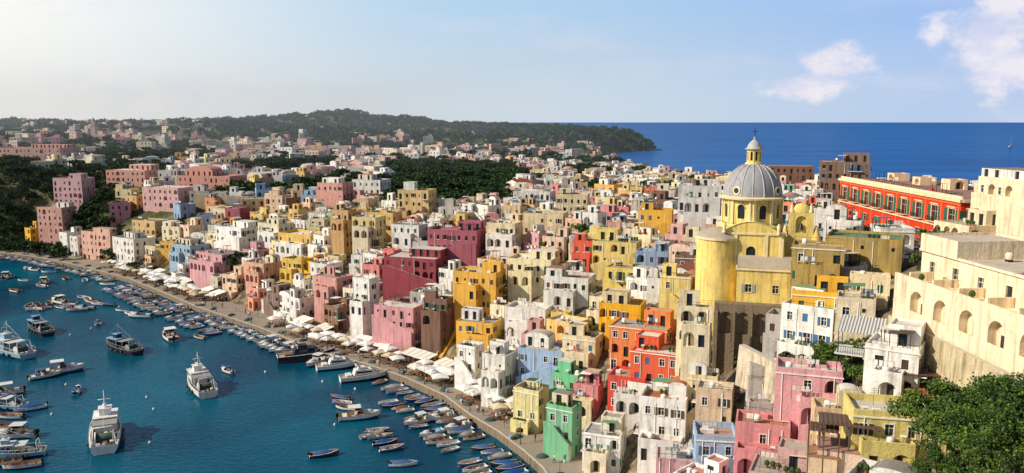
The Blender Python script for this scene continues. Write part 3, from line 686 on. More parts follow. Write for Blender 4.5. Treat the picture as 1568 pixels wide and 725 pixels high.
# ---------------------------------------------------------------- red palace
def palace():
    mb = MB(); w, d = 62, 16; z0, z1 = -6, 10.6
    def ops(n, a, c, dd, k, W_): return [(W_*(i+.5)/n-a, W_*(i+.5)/n+a, c, dd, k) for i in range(n)]
    for O, U, Wd, n in (((-w/2,-d/2),(1,0),w,9),((w/2,-d/2),(0,1),d,3),((w/2,d/2),(-1,0),w,9),((-w/2,d/2),(0,-1),d,3)):
        facade(mb, O, U, Wd, [(z0, 0, []), (0, 4.6, ops(n, .9, 1.2, 2.9, 'pal', Wd)), (4.6, z1, ops(n, 1.3, 5.2, 8.5, 'palb', Wd))], 0, 0)
    mb.box(0, -d/2-.2, 4.5, w+.6, .4, .3, 2); mb.box(0, -d/2-.3, z1-.2, w+.9, .6, .6, 2); mb.box(w/2+.3, .2, z1-.2, .6, d+.2, .6, 2)
    mb.box(0, -d/2-.12, z1-.9, w+.1, .22, .5, 7)
    for i in range(10): mb.box(-w/2+w*i/9*.98+.6, -d/2-.1, 5, .5, .2, 9.6, 7)
    mb.face([(-w/2,-d/2,z1),(w/2,-d/2,z1),(w/2,d/2,z1),(-w/2,d/2,z1)], 1)
    for sy in (-1, 1): mb.box(0, sy*(d/2-.15), z1+.35, w, .3, .7, 2)
    for i in range(50):
        mb.box(-w/2+.6+i*(w-1.2)/49, -d/2+.15, z1+1.0, .06, .06, .7, 5)
    mb.tube((-w/2, -d/2+.15, z1+1.35), (w/2, -d/2+.15, z1+1.35), .05, .05, 5, 5)
    rr = random.Random(3)
    for k in range(4): mass(mb, -w/2+8+k*14, 4, 4, 4, z1+.002, z1, z1+rr.uniform(1.6, 2.4), rr, 1, .2, 'flat', wm=2)
    clutter(mb, 0, 0, w, d, z1, rr, 1, 12)
    mb.build('red_palace', [WM['red'], ROOFS[2], weather('palace_trim', 'F0D4AC', .3, .3, var=0), GLASS, SHUT[0], METAL, INTERIOR, weather('red_pilaster', 'EE6A3C', .3, .3, var=0), TILE, LEAFB, LAUN[3]], (98, 190, 36.0), math.radians(-91))
palace()
house(95, 137, math.radians(-80), 26, 13, 51.3, 'arcade', random.Random(5), 0, style='flat', name='cream_palazzo', clut=5, arch=.1)
house(84, 146, math.radians(-80), 9, 8, 43.5, 'arcade', random.Random(6), 0, style='flat', name='cream_house', arch=.5)

# ---------------------------------------------------------------- arcade building (right foreground)
def arcade():
    mb = MB(); w, d = 40, 14
    z0 = 0
    ops1 = [(4+i*5.2, 4+i*5.2+2.8, 5.4, 9.0, 'arch') for i in range(7)]
    facade(mb, (-w/2, -d/2), (1, 0), w, [(z0, 4.6, []), (4.6, 9.9, ops1)], 0, 0)
    facade(mb, (w/2, -d/2), (0, 1), d, [(z0, 9.9, [])], 0, 0)
    facade(mb, (-w/2, d/2), (0, -1), d, [(z0, 9.9, [(3, 4, 6, 7.6, 'win'), (9, 10, 6, 7.6, 'win')])], 0, 0)
    mb.face([(-w/2,-d/2,9.9),(w/2,-d/2,9.9),(w/2,d/2,9.9),(-w/2,d/2,9.9)], 2)
    mb.box(0, -d/2+.15, 10.25, w, .3, .7, 0, bottom=False)
    for i in range(8):
        mb.box(-w/2+3+i*5.2, -d/2+1.9, 10.5, .3, 3.2, 1.25, 0, bottom=False)
        if i in (0, 2, 5): mb.lathe(-w/2+4.2+i*5.2, -d/2+1.2, [(.2, 9.91), (.28, 10.3)], 8, 8); mb.lathe(-w/2+4.2+i*5.2, -d/2+1.2, [(.001, 10.3), (.35, 10.45), (.4, 10.8), (.2, 11.1), (.001, 11.15)], 7, 9, sm=False)
    rr = random.Random(11)
    ops2 = [(2, 3.1, 10.6, 12.4, 'win'), (7, 8.2, 10.1, 12.4, 'balc'), (12, 13.1, 10.6, 12.2, 'win'), (17, 18.1, 10.1, 12.2, 'door'), (23, 24.1, 10.6, 12.2, 'win'), (29, 30.1, 10.6, 12.2, 'win')]
    for O, U, Wd, op in (((-w/2, -d/2+3.6), (1, 0), w, ops2), ((w/2, -d/2+3.6), (0, 1), d-3.6, []), ((-w/2, d/2), (0, -1), d-3.6, [(3, 4.2, 10.5, 12, 'win')])):
        facade(mb, O, U, Wd, [(9.9, 13.6, op)], 0, 0)
    mb.face([(-w/2,-d/2+3.6,13.6),(w/2,-d/2+3.6,13.6),(w/2,d/2,13.6),(-w/2,d/2,13.6)], 1)
    mb.box(0, -d/2+3.5, 13.7, w+.4, .4, .3, 2)
    mass(mb, -w/2+4.2, 1.5, 8, 10.6, 13.603, 13.6, 15.6, rr, 0, .35, 'flat', dens=0)
    mb.face([(-2,-d/2+4.2,13.75),(14,-d/2+4.2,13.75),(14,d/2,15.2),(-2,d/2,15.2)], 8)
    for o in ops1:
        mb.box((o[0]+o[1])/2-w/2, -d/2+.1, 5.8, 2.8, .18, .8, 0)
    clutter(mb, 0, 3, w*.8, 5, 13.6, rr, 0, 6)
    mb.build('cream_arcade_house', [WM['arcade'], ROOFS[4], WM['cream'], GLASS, SHUT[2], METAL, INTERIOR, STONEL, TILE, LEAFB, LAUN[0]], (60.5, 88, 31.2), math.radians(-86))
arcade()
def wall_obj(name, a, b, ztop0, ztop1, zbot, th, mat):
    mb = MB(); n = 14; dx, dy = b[0]-a[0], b[1]-a[1]; l = math.hypot(dx, dy); nx_, ny_ = dy/l, -dx/l
    if nx_*-1 < 0 and ny_ > 0: nx_, ny_ = -nx_, -ny_
    for i in range(n):
        t0, t1 = i/n, (i+1)/n
        p = [(a[0]+dx*t, a[1]+dy*t) for t in (t0, t1)]; z = [ztop0+(ztop1-ztop0)*t for t in (t0, t1)]
        q = [(p[k][0]-nx_*th, p[k][1]-ny_*th) for k in (0, 1)]; bt = [(p[k][0]+nx_*.5, p[k][1]+ny_*.5) for k in (0, 1)]
        mb.face([(*bt[0], zbot), (*bt[1], zbot), (*p[1], z[1]), (*p[0], z[0])], 0)
        mb.face([(*p[0], z[0]), (*p[1], z[1]), (*q[1], z[1]), (*q[0], z[0])], 1)
        mb.face([(*q[0], zbot), (*q[1], zbot), (*q[1], z[1]), (*q[0], z[0])], 0)
    for e, zt in ((a, ztop0), (b, ztop1)):
        mb.face([(e[0]+nx_*.5, e[1]+ny_*.5, zbot), (e[0], e[1], zt), (e[0]-nx_*th, e[1]-ny_*th, zt), (e[0]-nx_*th, e[1]-ny_*th, zbot)], 0)
    mb.build(name, [mat, KERB])
wall_obj('retaining_wall', (52.8, 110), (50.6, 64), 35.2, 36.6, 24, .6, STONEL)
a_, b_2 = W(1132, 528, 119), W(1236, 582, 106)
wall_obj('buttress_wall', a_[:2], b_2[:2], a_[2], b_2[2], b_2[2]-5, 1.0, STONEL)
wall_obj('crenellated_wall', W(300, 320, 365)[:2], W(420, 320, 345)[:2], W(360, 302, 350)[2], W(360, 302, 350)[2], 15, 1, STONE)

def old_complex():
    rr = random.Random(21)
    def blk(xl, xr, yt, D, col, yaw, ratio, zg, **k):
        xm = (xl+xr)/2; top = W(xm, yt, D); dep = D*C+(H-top[2])*S; yw = math.radians(yaw)
        w = (xr-xl)*dep/F/(math.cos(yw)+ratio*abs(math.sin(yw))); d = w*ratio
        cy = D+(w*abs(math.sin(yw))+d*math.cos(yw))/2; cx = W(xm, yt, cy)[0]
        k.setdefault('arch', 0)
        house(cx, cy, yw, w, d, top[2], col, rr, 0, zg=zg, style='flat', **k)
    blk(1206, 1300, 384, 126, 'oldyellow', -22, .8, 27, name='old_palazzo', roofm=ROOFS[4], par=.5, dens=.6, clut=2)
    blk(1255, 1395, 372, 132, 'oldyellow', -28, .8, 30, name='old_palazzo', roofm=ROOFS[3], par=.4, dens=.5, clut=2)
    blk(1212, 1300, 458, 120, 'strongyellow', -22, .35, 25, name='yellow_house', clut=1)
    blk(1300, 1362, 446, 119, 'cream', -25, .4, 28, name='cream_house', clut=1)
    blk(1036, 1092, 474, 128, 'cream', -15, .35, 18, name='arched_loggia_house', arch=.6, clut=1)
old_complex()

# ---------------------------------------------------------------- striped awning on posts
def awning():
    mb = MB(); w, d = 5.6, 4.4
    for i in range(28):
        x0 = -w/2+w*i/28; x1 = x0+w/28
        zz = .06 if i % 2 else 0
        mb.face([(x0,-d/2,3+zz),(x1,-d/2,3+zz),(x1,d/2,4.4+zz),(x0,d/2,4.4+zz)], i % 2)
    for ax in (-1, 1):
        mb.tube((ax*w*.47, -d*.46, -5), (ax*w*.47, -d*.46, 3), .07, .07, 6, 2); mb.tube((ax*w*.47, d*.46, -3), (ax*w*.47, d*.46, 4.35), .07, .07, 6, 2)
    mb.box(0, 0, 0, w+.4, d+.4, .2, 1)
    for i in range(20): mb.box(-w/2+i*w/19, -d/2-.1, .55, .05, .05, 1, 2)
    mb.tube((-w/2, -d/2-.1, 1.05), (w/2, -d/2-.1, 1.05), .04, .04, 5, 2)
    p = W(1318, 530, 106)
    mb.build('terrace_awning', [newmat('awning_grey', lin('8C8C88'), .7)[0], newmat('awning_pale', lin('CFCFCA'), .7)[0], METAL], (p[0], p[1], p[2]-.8), math.radians(-30))
awning()
def shed(px, py, D, w, d, yaw, mat):
    mb = MB()
    for i in range(int(w/.25)):
        x0 = -w/2+i*.25; mb.box(x0+.12, 0, 2.6+(.04 if i % 2 else 0), .24, d, .06, 0)
    for ax in (-1, 0, 1):
        for ay in (-1, 1): mb.box(ax*w*.47, ay*d*.46, 0, .14, .14, 5.1, 1)
    mb.box(0, 0, -.4, w, d, .2, 2); mb.box(.6, .3, .1, 1.4, .8, .7, 1); mb.box(0, 0, -3.6, w-.1, d-.1, 6.2, 3)
    p = W(px, py, D); mb.build('roof_pergola', [mat, WOODD, ROOFS[2], WM['peach']], (p[0], p[1], p[2]-2.6), math.radians(yaw))
RUST = weather('rusty_sheet', '6A4A3A', .6, .3)
shed(1300, 645, 88, 6.5, 4, -20, RUST); shed(1345, 632, 90, 5, 3, -20, newmat('tin_grey', lin('55565A'), .6)[0]); shed(1400, 568, 96, 5, 4, -10, RUST); shed(1262, 655, 88, 3.4, 3, -20, RUST)

def stair(px, py, rise, run, width, yaw, mat):
    h = hit(px, py); mb = MB(); n = int(rise/.18)
    for i in range(n):
        z = (i+1)*rise/n; mb.box(run*(i+.5)/n, 0, z/2-1, run/n, width, z+2, 0, bottom=False)
    for sy in (-1, 1):
        y0 = sy*(width/2+.12)
        for yy in (y0-.12, y0+.12): mb.face([(0,yy,-2),(run,yy,-2),(run,yy,rise+.9),(0,yy,.9)], 1)
        mb.face([(0,y0-.12,.9),(run,y0-.12,rise+.9),(run,y0+.12,rise+.9),(0,y0+.12,.9)], 1)
    mb.build('external_staircase', [ROOFS[4], mat], (h[0], h[1], h[2]), math.radians(yaw))
stair(668, 560, 8, 10, 1.6, 62, WM['strongyellow']); stair(470, 455, 6, 8, 1.6, 40, WM['yellow']); stair(800, 662, 5, 6, 1.5, 60, WM['cream']); stair(246, 412, 5, 7, 1.5, 30, WM['yellow'])

# ---------------------------------------------------------------- distant town (one mass)
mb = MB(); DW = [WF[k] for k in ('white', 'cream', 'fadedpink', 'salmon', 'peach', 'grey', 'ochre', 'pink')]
ND = 5200
dx = np.array([R.uniform(-1050, 160) for _ in range(ND)]); dy = np.array([560+(R.random()**1.1)*1050 for _ in range(ND)])
dz_, dd_ = terrain(dx, dy); cnt = 0
def hillzone(x, y): return y > 1200+(0 if x > -500 else 450)
def farwood(x, y): return math.sin(x*.017+1)*math.sin(y*.012) > .05 or (x > -380 and y > 850 and math.sin(x*.03+y*.02) > -.3)
for x, y, z, d0 in zip(dx.tolist(), dy.tolist(), dz_.tolist(), dd_.tolist()):
    if d0 < 15 or abs(x) > y*.68: continue
    if hillzone(x, y) and R.random() > .12: continue
    if y < 640 and R.random() < .5: continue
    if farwood(x, y) and R.random() > .16: continue
    if R.random() < .56: continue
    yaw = R.uniform(-.5, .4); w, d, h = R.uniform(7, 14), R.uniform(6, 10), R.choice([3.6, 4, 6.5, 6.5, 9.5])
    c, s = math.cos(yaw), math.sin(yaw); cm_ = R.choices(range(8), [3, 4, 4, 2.5, 3, 2, 1.4, 2])[0]
    mb.box(x, y, z+h/2-1, w, d, h+2, cm_, yaw, bottom=False)
    mb.box(x, y, z+h+.05, w-.8, d-.8, .1, 8+(cnt % 3), yaw)
    if R.random() < .4: mb.box(x+c*w*.2, y+s*w*.2, z+h+1.3, w*.35, d*.5, 2.5, cm_, yaw)
    for fx in (0, 1):
        ww = w if fx == 0 else d
        ux, uy = (c, s) if fx == 0 else (s, -c)
        nx_, ny_ = (s, -c) if fx == 0 else (-c, -s)
        off = (d if fx == 0 else w)/2+.06
        for f in range(int(h/3)):
            for k in range(int(ww/3)):
                u = (k+.5)*3-int(ww/3)*1.5; zz = z+1+f*3.1
                if R.random() < .25: continue
                px_, py_ = x+ux*u+nx_*off, y+uy*u+ny_*off
                hgt = R.choice([1.2, 1.8])
                mb.face([(px_-ux*.45,py_-uy*.45,zz),(px_+ux*.45,py_+uy*.45,zz),(px_+ux*.45,py_+uy*.45,zz+hgt),(px_-ux*.45,py_-uy*.45,zz+hgt)], 11)
    cnt += 1
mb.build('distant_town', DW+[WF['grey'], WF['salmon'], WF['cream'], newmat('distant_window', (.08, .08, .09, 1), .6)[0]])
mb = MB(); mb.box(0, 0, 8, 5, 5, 22, 0); mb.box(0, 0, 19.3, 5.6, 5.6, .5, 1); mb.box(0, 0, 22, 3.6, 3.6, 5, 0); mb.lathe(0, 0, [(2, 24.5), (1.8, 26), (.8, 27.2), (.01, 28.5)], 12, 1); mb.box(6, 5, 3, 12, 18, 13, 0)
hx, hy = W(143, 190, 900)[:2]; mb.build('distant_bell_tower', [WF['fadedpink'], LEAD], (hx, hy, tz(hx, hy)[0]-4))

# ---------------------------------------------------------------- trees
def tree_mesh(name, seed, ht, cr, nl, ls, mats, style='broad'):
    rr = random.Random(seed); mb = MB()
    th = ht*(.35 if style == 'broad' else .62)
    q = (rr.uniform(-.3, .3), rr.uniform(-.3, .3), th); mb.tube((0, 0, -1), q, ht*.035, ht*.022, 7, 0)
    cl = []
    nc = 20 if style != 'bush' else 9
    for i in range(nc):
        a = rr.uniform(0, 6.28); e = rr.random()
        rad = cr*math.sqrt(rr.random())*.9
        if style == 'pine': z = ht*(.8+.12*(1-(rad/cr)**2))+rr.uniform(-.3, .3)
        elif style == 'bush': z = ht*rr.uniform(.2, .75)
        else: z = ht*(.38+.55*e*(1-.45*(rad/cr)**2))
        c = (math.cos(a)*rad, math.sin(a)*rad, z); cl.append((c, cr*rr.uniform(.18, .4), 1 if rr.random() < .55 else 2))
        if i < 9: mb.tube(q if style != 'bush' else (0, 0, 0), c, ht*.016, ht*.005, 5, 0)
    for i in range(nl):
        c, r, mi = cl[rr.randrange(nc)]
        t = rr.uniform(0, 6.28); ph = math.acos(rr.uniform(-.7, 1)); k = r*(rr.random()**.35)*(1.3 if rr.random() < .12 else 1)
        x = c[0]+k*math.sin(ph)*math.cos(t); y = c[1]+k*math.sin(ph)*math.sin(t); z = c[2]+k*math.cos(ph)*(.6 if style == 'pine' else .85)
        n = Vector((rr.gauss(0, 1), rr.gauss(0, 1), rr.gauss(.5, 1))).normalized(); a = n.orthogonal().normalized()
        a.rotate(Matrix.Rotation(rr.uniform(0, 6.28), 3, n)); b = n.cross(a); s_ = ls*rr.uniform(.6, 1.3); P = Vector((x, y, z))
        mm = mi if rr.random() < .8 else 3-mi
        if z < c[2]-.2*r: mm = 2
        mb.face([tuple(P+a*s_), tuple(P+b*s_*.6), tuple(P-a*s_), tuple(P-b*s_*.6)], mm)
    return mb.mesh(name, mats)
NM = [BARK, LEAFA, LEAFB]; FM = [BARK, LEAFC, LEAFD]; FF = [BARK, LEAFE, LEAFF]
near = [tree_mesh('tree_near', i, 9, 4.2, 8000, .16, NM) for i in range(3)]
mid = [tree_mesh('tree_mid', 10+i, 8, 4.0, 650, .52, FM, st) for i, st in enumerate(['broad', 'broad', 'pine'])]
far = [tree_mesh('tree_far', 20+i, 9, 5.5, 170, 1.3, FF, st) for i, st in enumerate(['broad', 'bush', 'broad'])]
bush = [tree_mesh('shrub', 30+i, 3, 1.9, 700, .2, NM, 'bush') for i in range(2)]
def empty(name):
    o = bpy.data.objects.new(name, None); COL.objects.link(o); return o
grove = empty('grove_of_trees'); wood = empty('distant_woodland'); scrub = empty('hillside_scrub')
for px, py, D, s in ((1440,590,74,.9),(1490,578,72,1.0),(1535,576,74,1.05),(1580,580,68,1.0),(1462,622,70,.7),(1520,618,66,.8),(1562,622,64,.9),(1462,672,62,.55),(1490,700,60,.6),(1445,705,62,.5),(1610,600,72,1.1),(1540,668,62,.6),(1250,545,108,.3)):
    t = W(px, py, D); hh = 9*s*.92
    addobj('broadleaf_tree', R.choice(near), (t[0], t[1], t[2]-hh), R.uniform(0, 6), None, (s, s, s))
for px, py in [(R.uniform(1235, 1345), R.uniform(525, 610)) for _ in range(26)]+[(R.uniform(1130, 1240), R.uniform(520, 600)) for _ in range(14)]+[(1395,625),(1420,660),(1080,560),(1350,590),(1370,600),(1000,560),(1100,600)]:
    h = hit(px, py); s = R.uniform(.4, 1.0); addobj('shrub', R.choice(bush), h, R.uniform(0, 6), scrub, (s, s, s))
gs = 0
while gs < 110:
    x, y = R.uniform(-180, 90), R.uniform(110, 330); z, d0 = tz(x, y); gs += 1
    if d0 > 20 and not cclash(x, y, -.4): s = R.uniform(.9, 1.7); addobj('shrub', R.choice(bush), (x, y, z), R.uniform(0, 6), scrub, (s, s, s*1.5))
NT = 16000
tx = np.array([R.uniform(-420, 330) for _ in range(NT)]); ty = np.array([R.uniform(190, 640) for _ in range(NT)])
tzv, td = terrain(tx, ty); k1 = 0
for x, y, z, d0 in zip(tx.tolist(), ty.tolist(), tzv.tolist(), td.tolist()):
    if d0 < 3: continue
    g_ = isgreen(x, y, z+3) and proj(x, y, z)[0] < 1300
    g2 = y > 340 and math.sin(x*.045+2)*math.sin(y*.03+x*.01) > (.25 if x > -100 else .12) and R.random() < .3
    cl_ = x < -205 and d0 < 50
    odd = R.random() < .015
    if not (g_ or g2 or cl_ or odd): continue
    if cclash(x, y, .6) : continue
    if g_ and not cl_ and R.random() > .6: continue
    s = R.uniform(.6, 1.15)*(.8 if cl_ else 1)
    addobj('tree', R.choice(mid), (x, y, z-.5), R.uniform(0, 6), grove, (s, s, s*R.uniform(.8, 1.1))); k1 += 1
NT = 10000
tx = np.array([R.uniform(-1200, 345) for _ in range(NT)]); ty = np.array([R.uniform(600, 1950) for _ in range(NT)])
tzv, td = terrain(tx, ty); k2 = 0
for x, y, z, d0 in zip(tx.tolist(), ty.tolist(), tzv.tolist(), td.tolist()):
    if d0 < 8 or abs(x) > y*.68: continue
    if not hillzone(x, y) and not (farwood(x, y) or R.random() < .38): continue
    s = R.uniform(.7, 1.5) if y > 1100 else R.uniform(.45, .95)
    addobj('tree', R.choice(far), (x, y, z-1), R.uniform(0, 6), wood, (s, s, s*R.uniform(.7, 1.2))); k2 += 1
print('trees', k1, k2)

# ---------------------------------------------------------------- boats
def hull(mb, L, B, fb, bow, floor, mh=0, mi=1, mt=2):
    st = 11; rings = []
    for i in range(st):
        t = i/(st-1); b = B/2*(.82+.18*math.sin(min(t/.45, 1)*math.pi/2)) if t < .45 else B/2*max(.02, 1-((t-.45)/.55)**2.3)
        sh = fb*(1+bow*t*t); x = -L/2+L*t; kz = -.4*fb*(1-t**4)
        fl = min(floor, sh-.08)
        rings.append([(x, b, sh), (x-.02*L*t, b*.93, sh*.35), (x-.06*L*t, b*.6, kz*.6), (x-.09*L*t, 0, kz), (x-.06*L*t, -b*.6, kz*.6), (x-.02*L*t, -b*.93, sh*.35), (x, -b, sh),
                      (x-.05, -max(b-.1*B/2, .01), sh+.01), (x-.08, -max(b*.78, .005), fl), (x-.08, max(b*.78, .005), fl), (x-.05, max(b-.1*B/2, .01), sh+.01)])
    n = len(rings[0]); b0 = len(mb.v)
    for r in rings: mb.v.extend(r)
    mm = [mh, 3, 3, 3, 3, mh, mt, mi, mi, mi, mt]
    for i in range(st-1):
        for j in range(n):
            j2 = (j+1) % n; mb.f.append((b0+i*n+j, b0+(i+1)*n+j, b0+(i+1)*n+j2, b0+i*n+j2)); mb.m.append(mm[j]); mb.sm.append(False)
    mb.f.append(tuple(b0+j for j in range(7))); mb.m.append(mh); mb.sm.append(False)
    mb.f.append((b0+6, b0+7, b0+8, b0+9, b0+10, b0)); mb.m.append(mt); mb.sm.append(False)
def bm(name, hexc, r=.4): return weather(name, hexc, .25, .35, rough=r, scale=1.2, var=.08, bump=0)
BW = bm('boat_white_paint', 'E6E4DE'); BB = bm('boat_blue_paint', '2A5E9C'); BLB = bm('boat_lightblue_paint', '7AB4D4'); BR = bm('boat_antifoul_red', '7A2A24'); BN = bm('boat_navy', '1C2A40'); WD = bm('boat_varnished_wood', '8A5A30', .5); DK = bm('boat_teak_deck', 'B49A74', .7)
BGL = newmat('boat_window', lin('101820'), .1)[0]; CB = bm('boat_canvas_blue', '27508A', .9); BG = bm('boat_grey_deck', '9A9A96', .7); BO = bm('boat_orange', 'D8703A'); BK = bm('outboard_black', '202022', .4)
def rowboat(cols, cover=False, motor=True):
    mb = MB(); hull(mb, 5, 1.9, .55, .45, .15)
    for x in (-1.3, 0, 1.1): mb.box(x, 0, .42, .28, 1.45, .05, 4)
    mb.box(1.75, 0, .66, .9, .75, .04, 4)
    if cover: mb.lathe(-.2, 0, [(1.9, .62), (1.2, .85), (.01, .95)], 12, 5, sy=.48)
    if motor: mb.box(-2.62, 0, .75, .3, .3, .45, 6); mb.box(-2.66, 0, .25, .12, .14, .8, 6)
    for s in (-1, 1): mb.tube((-.8, s*.5, .5), (1.6, s*.35, .66), .03, .03, 5, 4)
    mb.box(-.6, .3, .35, .5, .35, .3, 5)
    return mb.mesh('rowing_boat', cols)
SMALL = [rowboat([BW, DK, BB, BR, WD, CB, BK]), rowboat([BB, BW, BW, BR, WD, CB, BK]), rowboat([BW, BLB, BLB, BB, WD, CB, BK], True), rowboat([BLB, BW, WD, BR, WD, BW, BK], False, False), rowboat([BW, WD, WD, BR, WD, CB, BK]), rowboat([BN, WD, BW, BR, WD, CB, BK], True), rowboat([BW, BG, BW, BN, WD, BW, BK]), rowboat([BW, WD, BR, BR, BW, WD, BK], True), rowboat([BW, BW, BW, BB, BG, BG, BK]), rowboat([BW, BW, WD, BN, WD, BG, BK], True)]
def motorboat(cols, L=6.5, canopy=True):
    mb = MB(); k = L/6.5; hull(mb, L, 2.4*k, .8*k, .35, .3*k)
    mb.face([(.4*k,-1.05*k,.93*k),(1.6*k,-.82*k,1.0*k),(2.6*k,-.42*k,1.05*k),(3.1*k,0,1.09*k),(2.6*k,.42*k,1.05*k),(1.6*k,.82*k,1.0*k),(.4*k,1.05*k,.93*k)], 0)
    mb.lathe(1.2*k, 0, [(1.0*k, .98*k), (.8*k, 1.25*k), (.01, 1.32*k)], 12, 0, sy=.65)
    mb.face([(.5*k,-.85*k,1.0*k),(.5*k,.85*k,1.0*k),(.1*k,.75*k,1.55*k),(.1*k,-.75*k,1.55*k)], 5)
    for s in (-1, 1): mb.face([(.5*k,s*.85*k,1.0*k),(-.5*k,s*.95*k,.95*k),(-.4*k,s*.85*k,1.35*k),(.1*k,s*.75*k,1.55*k)], 5)
    mb.box(-.5*k, .4*k, .65*k, .5*k, .5*k, .6*k, 4); mb.box(-.5*k, -.4*k, .65*k, .5*k, .5*k, .6*k, 4); mb.box(-2.3*k, 0, .55*k, .7*k, 1.7*k, .45*k, 4)
    if canopy:
        mb.box(-.8*k, 0, 2.0*k, 2.0*k, 1.8*k, .07, 6)
        for ax in (-1.7, .1):
            for s in (-1, 1): mb.tube((ax*k, s*.95*k, .9*k), (ax*k, s*.85*k, 2.0*k), .03, .03, 4, 2)
    mb.box(-L/2-.2*k, 0, .85*k, .4*k, .4*k, .6*k, 7); mb.box(-L/2-.2*k, 0, .2*k, .15*k, .18*k, .9*k, 7)
    for s in (-1, 1): mb.tube((.6*k, s*.95*k, 1.25*k), (3.0*k, s*.1, 1.45*k), .025, .025, 4, 2)
    return mb.mesh('motorboat', cols)
MOTOR = [motorboat([BW, BG, BW, BN, BW, BGL, CB, BK]), motorboat([BW, DK, WD, BB, BW, BGL, BW, BK], 7), motorboat([BW, BW, BB, BR, BLB, BGL, CB, BK], 6, False)]
def yacht(L, cols):
    mb = MB(); k = L/11; hull(mb, L, 3.4*k, 1.25*k, .35, 1.0*k)
    pr = [(-2.6,1.3),(2.8,1.5),(1.4,2.45),(-2.2,2.5)]
    for s in (-1, 1): mb.face([(x*k, s*1.15*k, z*k) for x, z in pr], 0); mb.face([(x*k*.9, s*1.16*k+s*.004, (z*.55+1.0)*k) for x, z in ((-2.2,1.45),(2.0,1.5),(1.3,2.1),(-2.2,2.15))], 5)
    for i in range(4):
        a, b = pr[i], pr[(i+1) % 4]; mb.face([(a[0]*k,-1.15*k,a[1]*k),(b[0]*k,-1.15*k,b[1]*k),(b[0]*k,1.15*k,b[1]*k),(a[0]*k,1.15*k,a[1]*k)], 5 if i == 1 else 0)
    mb.box(-3.6*k, 0, 1.35*k, 1.2*k, 2.2*k, .5*k, 4); mb.box(-.8*k, 0, 2.75*k, 1.6*k, 1.6*k, .5*k, 0)
    mb.tube((-1.8*k, -1.1*k, 2.4*k), (-1.9*k, -.9*k, 3.5*k), .05, .05, 5, 2); mb.tube((-1.8*k, 1.1*k, 2.4*k), (-1.9*k, .9*k, 3.5*k), .05, .05, 5, 2); mb.box(-1.9*k, 0, 3.5*k, .3*k, 2.0*k, .1, 0)
    for s in (-1, 1):
        mb.tube((1.5*k, s*1.5*k, 2.1*k), (5.3*k, s*.1, 2.35*k), .03, .03, 4, 2)
        for q in range(5): t = q/4; mb.tube(((1.5+3.8*t)*k, s*(1.5-1.4*t**2)*k, 1.4*k), ((1.5+3.8*t)*k, s*(1.5-1.4*t)*k, (2.1+.25*t)*k), .02, .02, 4, 2)
    return mb.mesh('motor_yacht', cols)
YW = yacht(11, [BW, DK, BW, BN, BW, BGL]); YN = yacht(12, [BN, DK, BW, BR, WD, BGL])
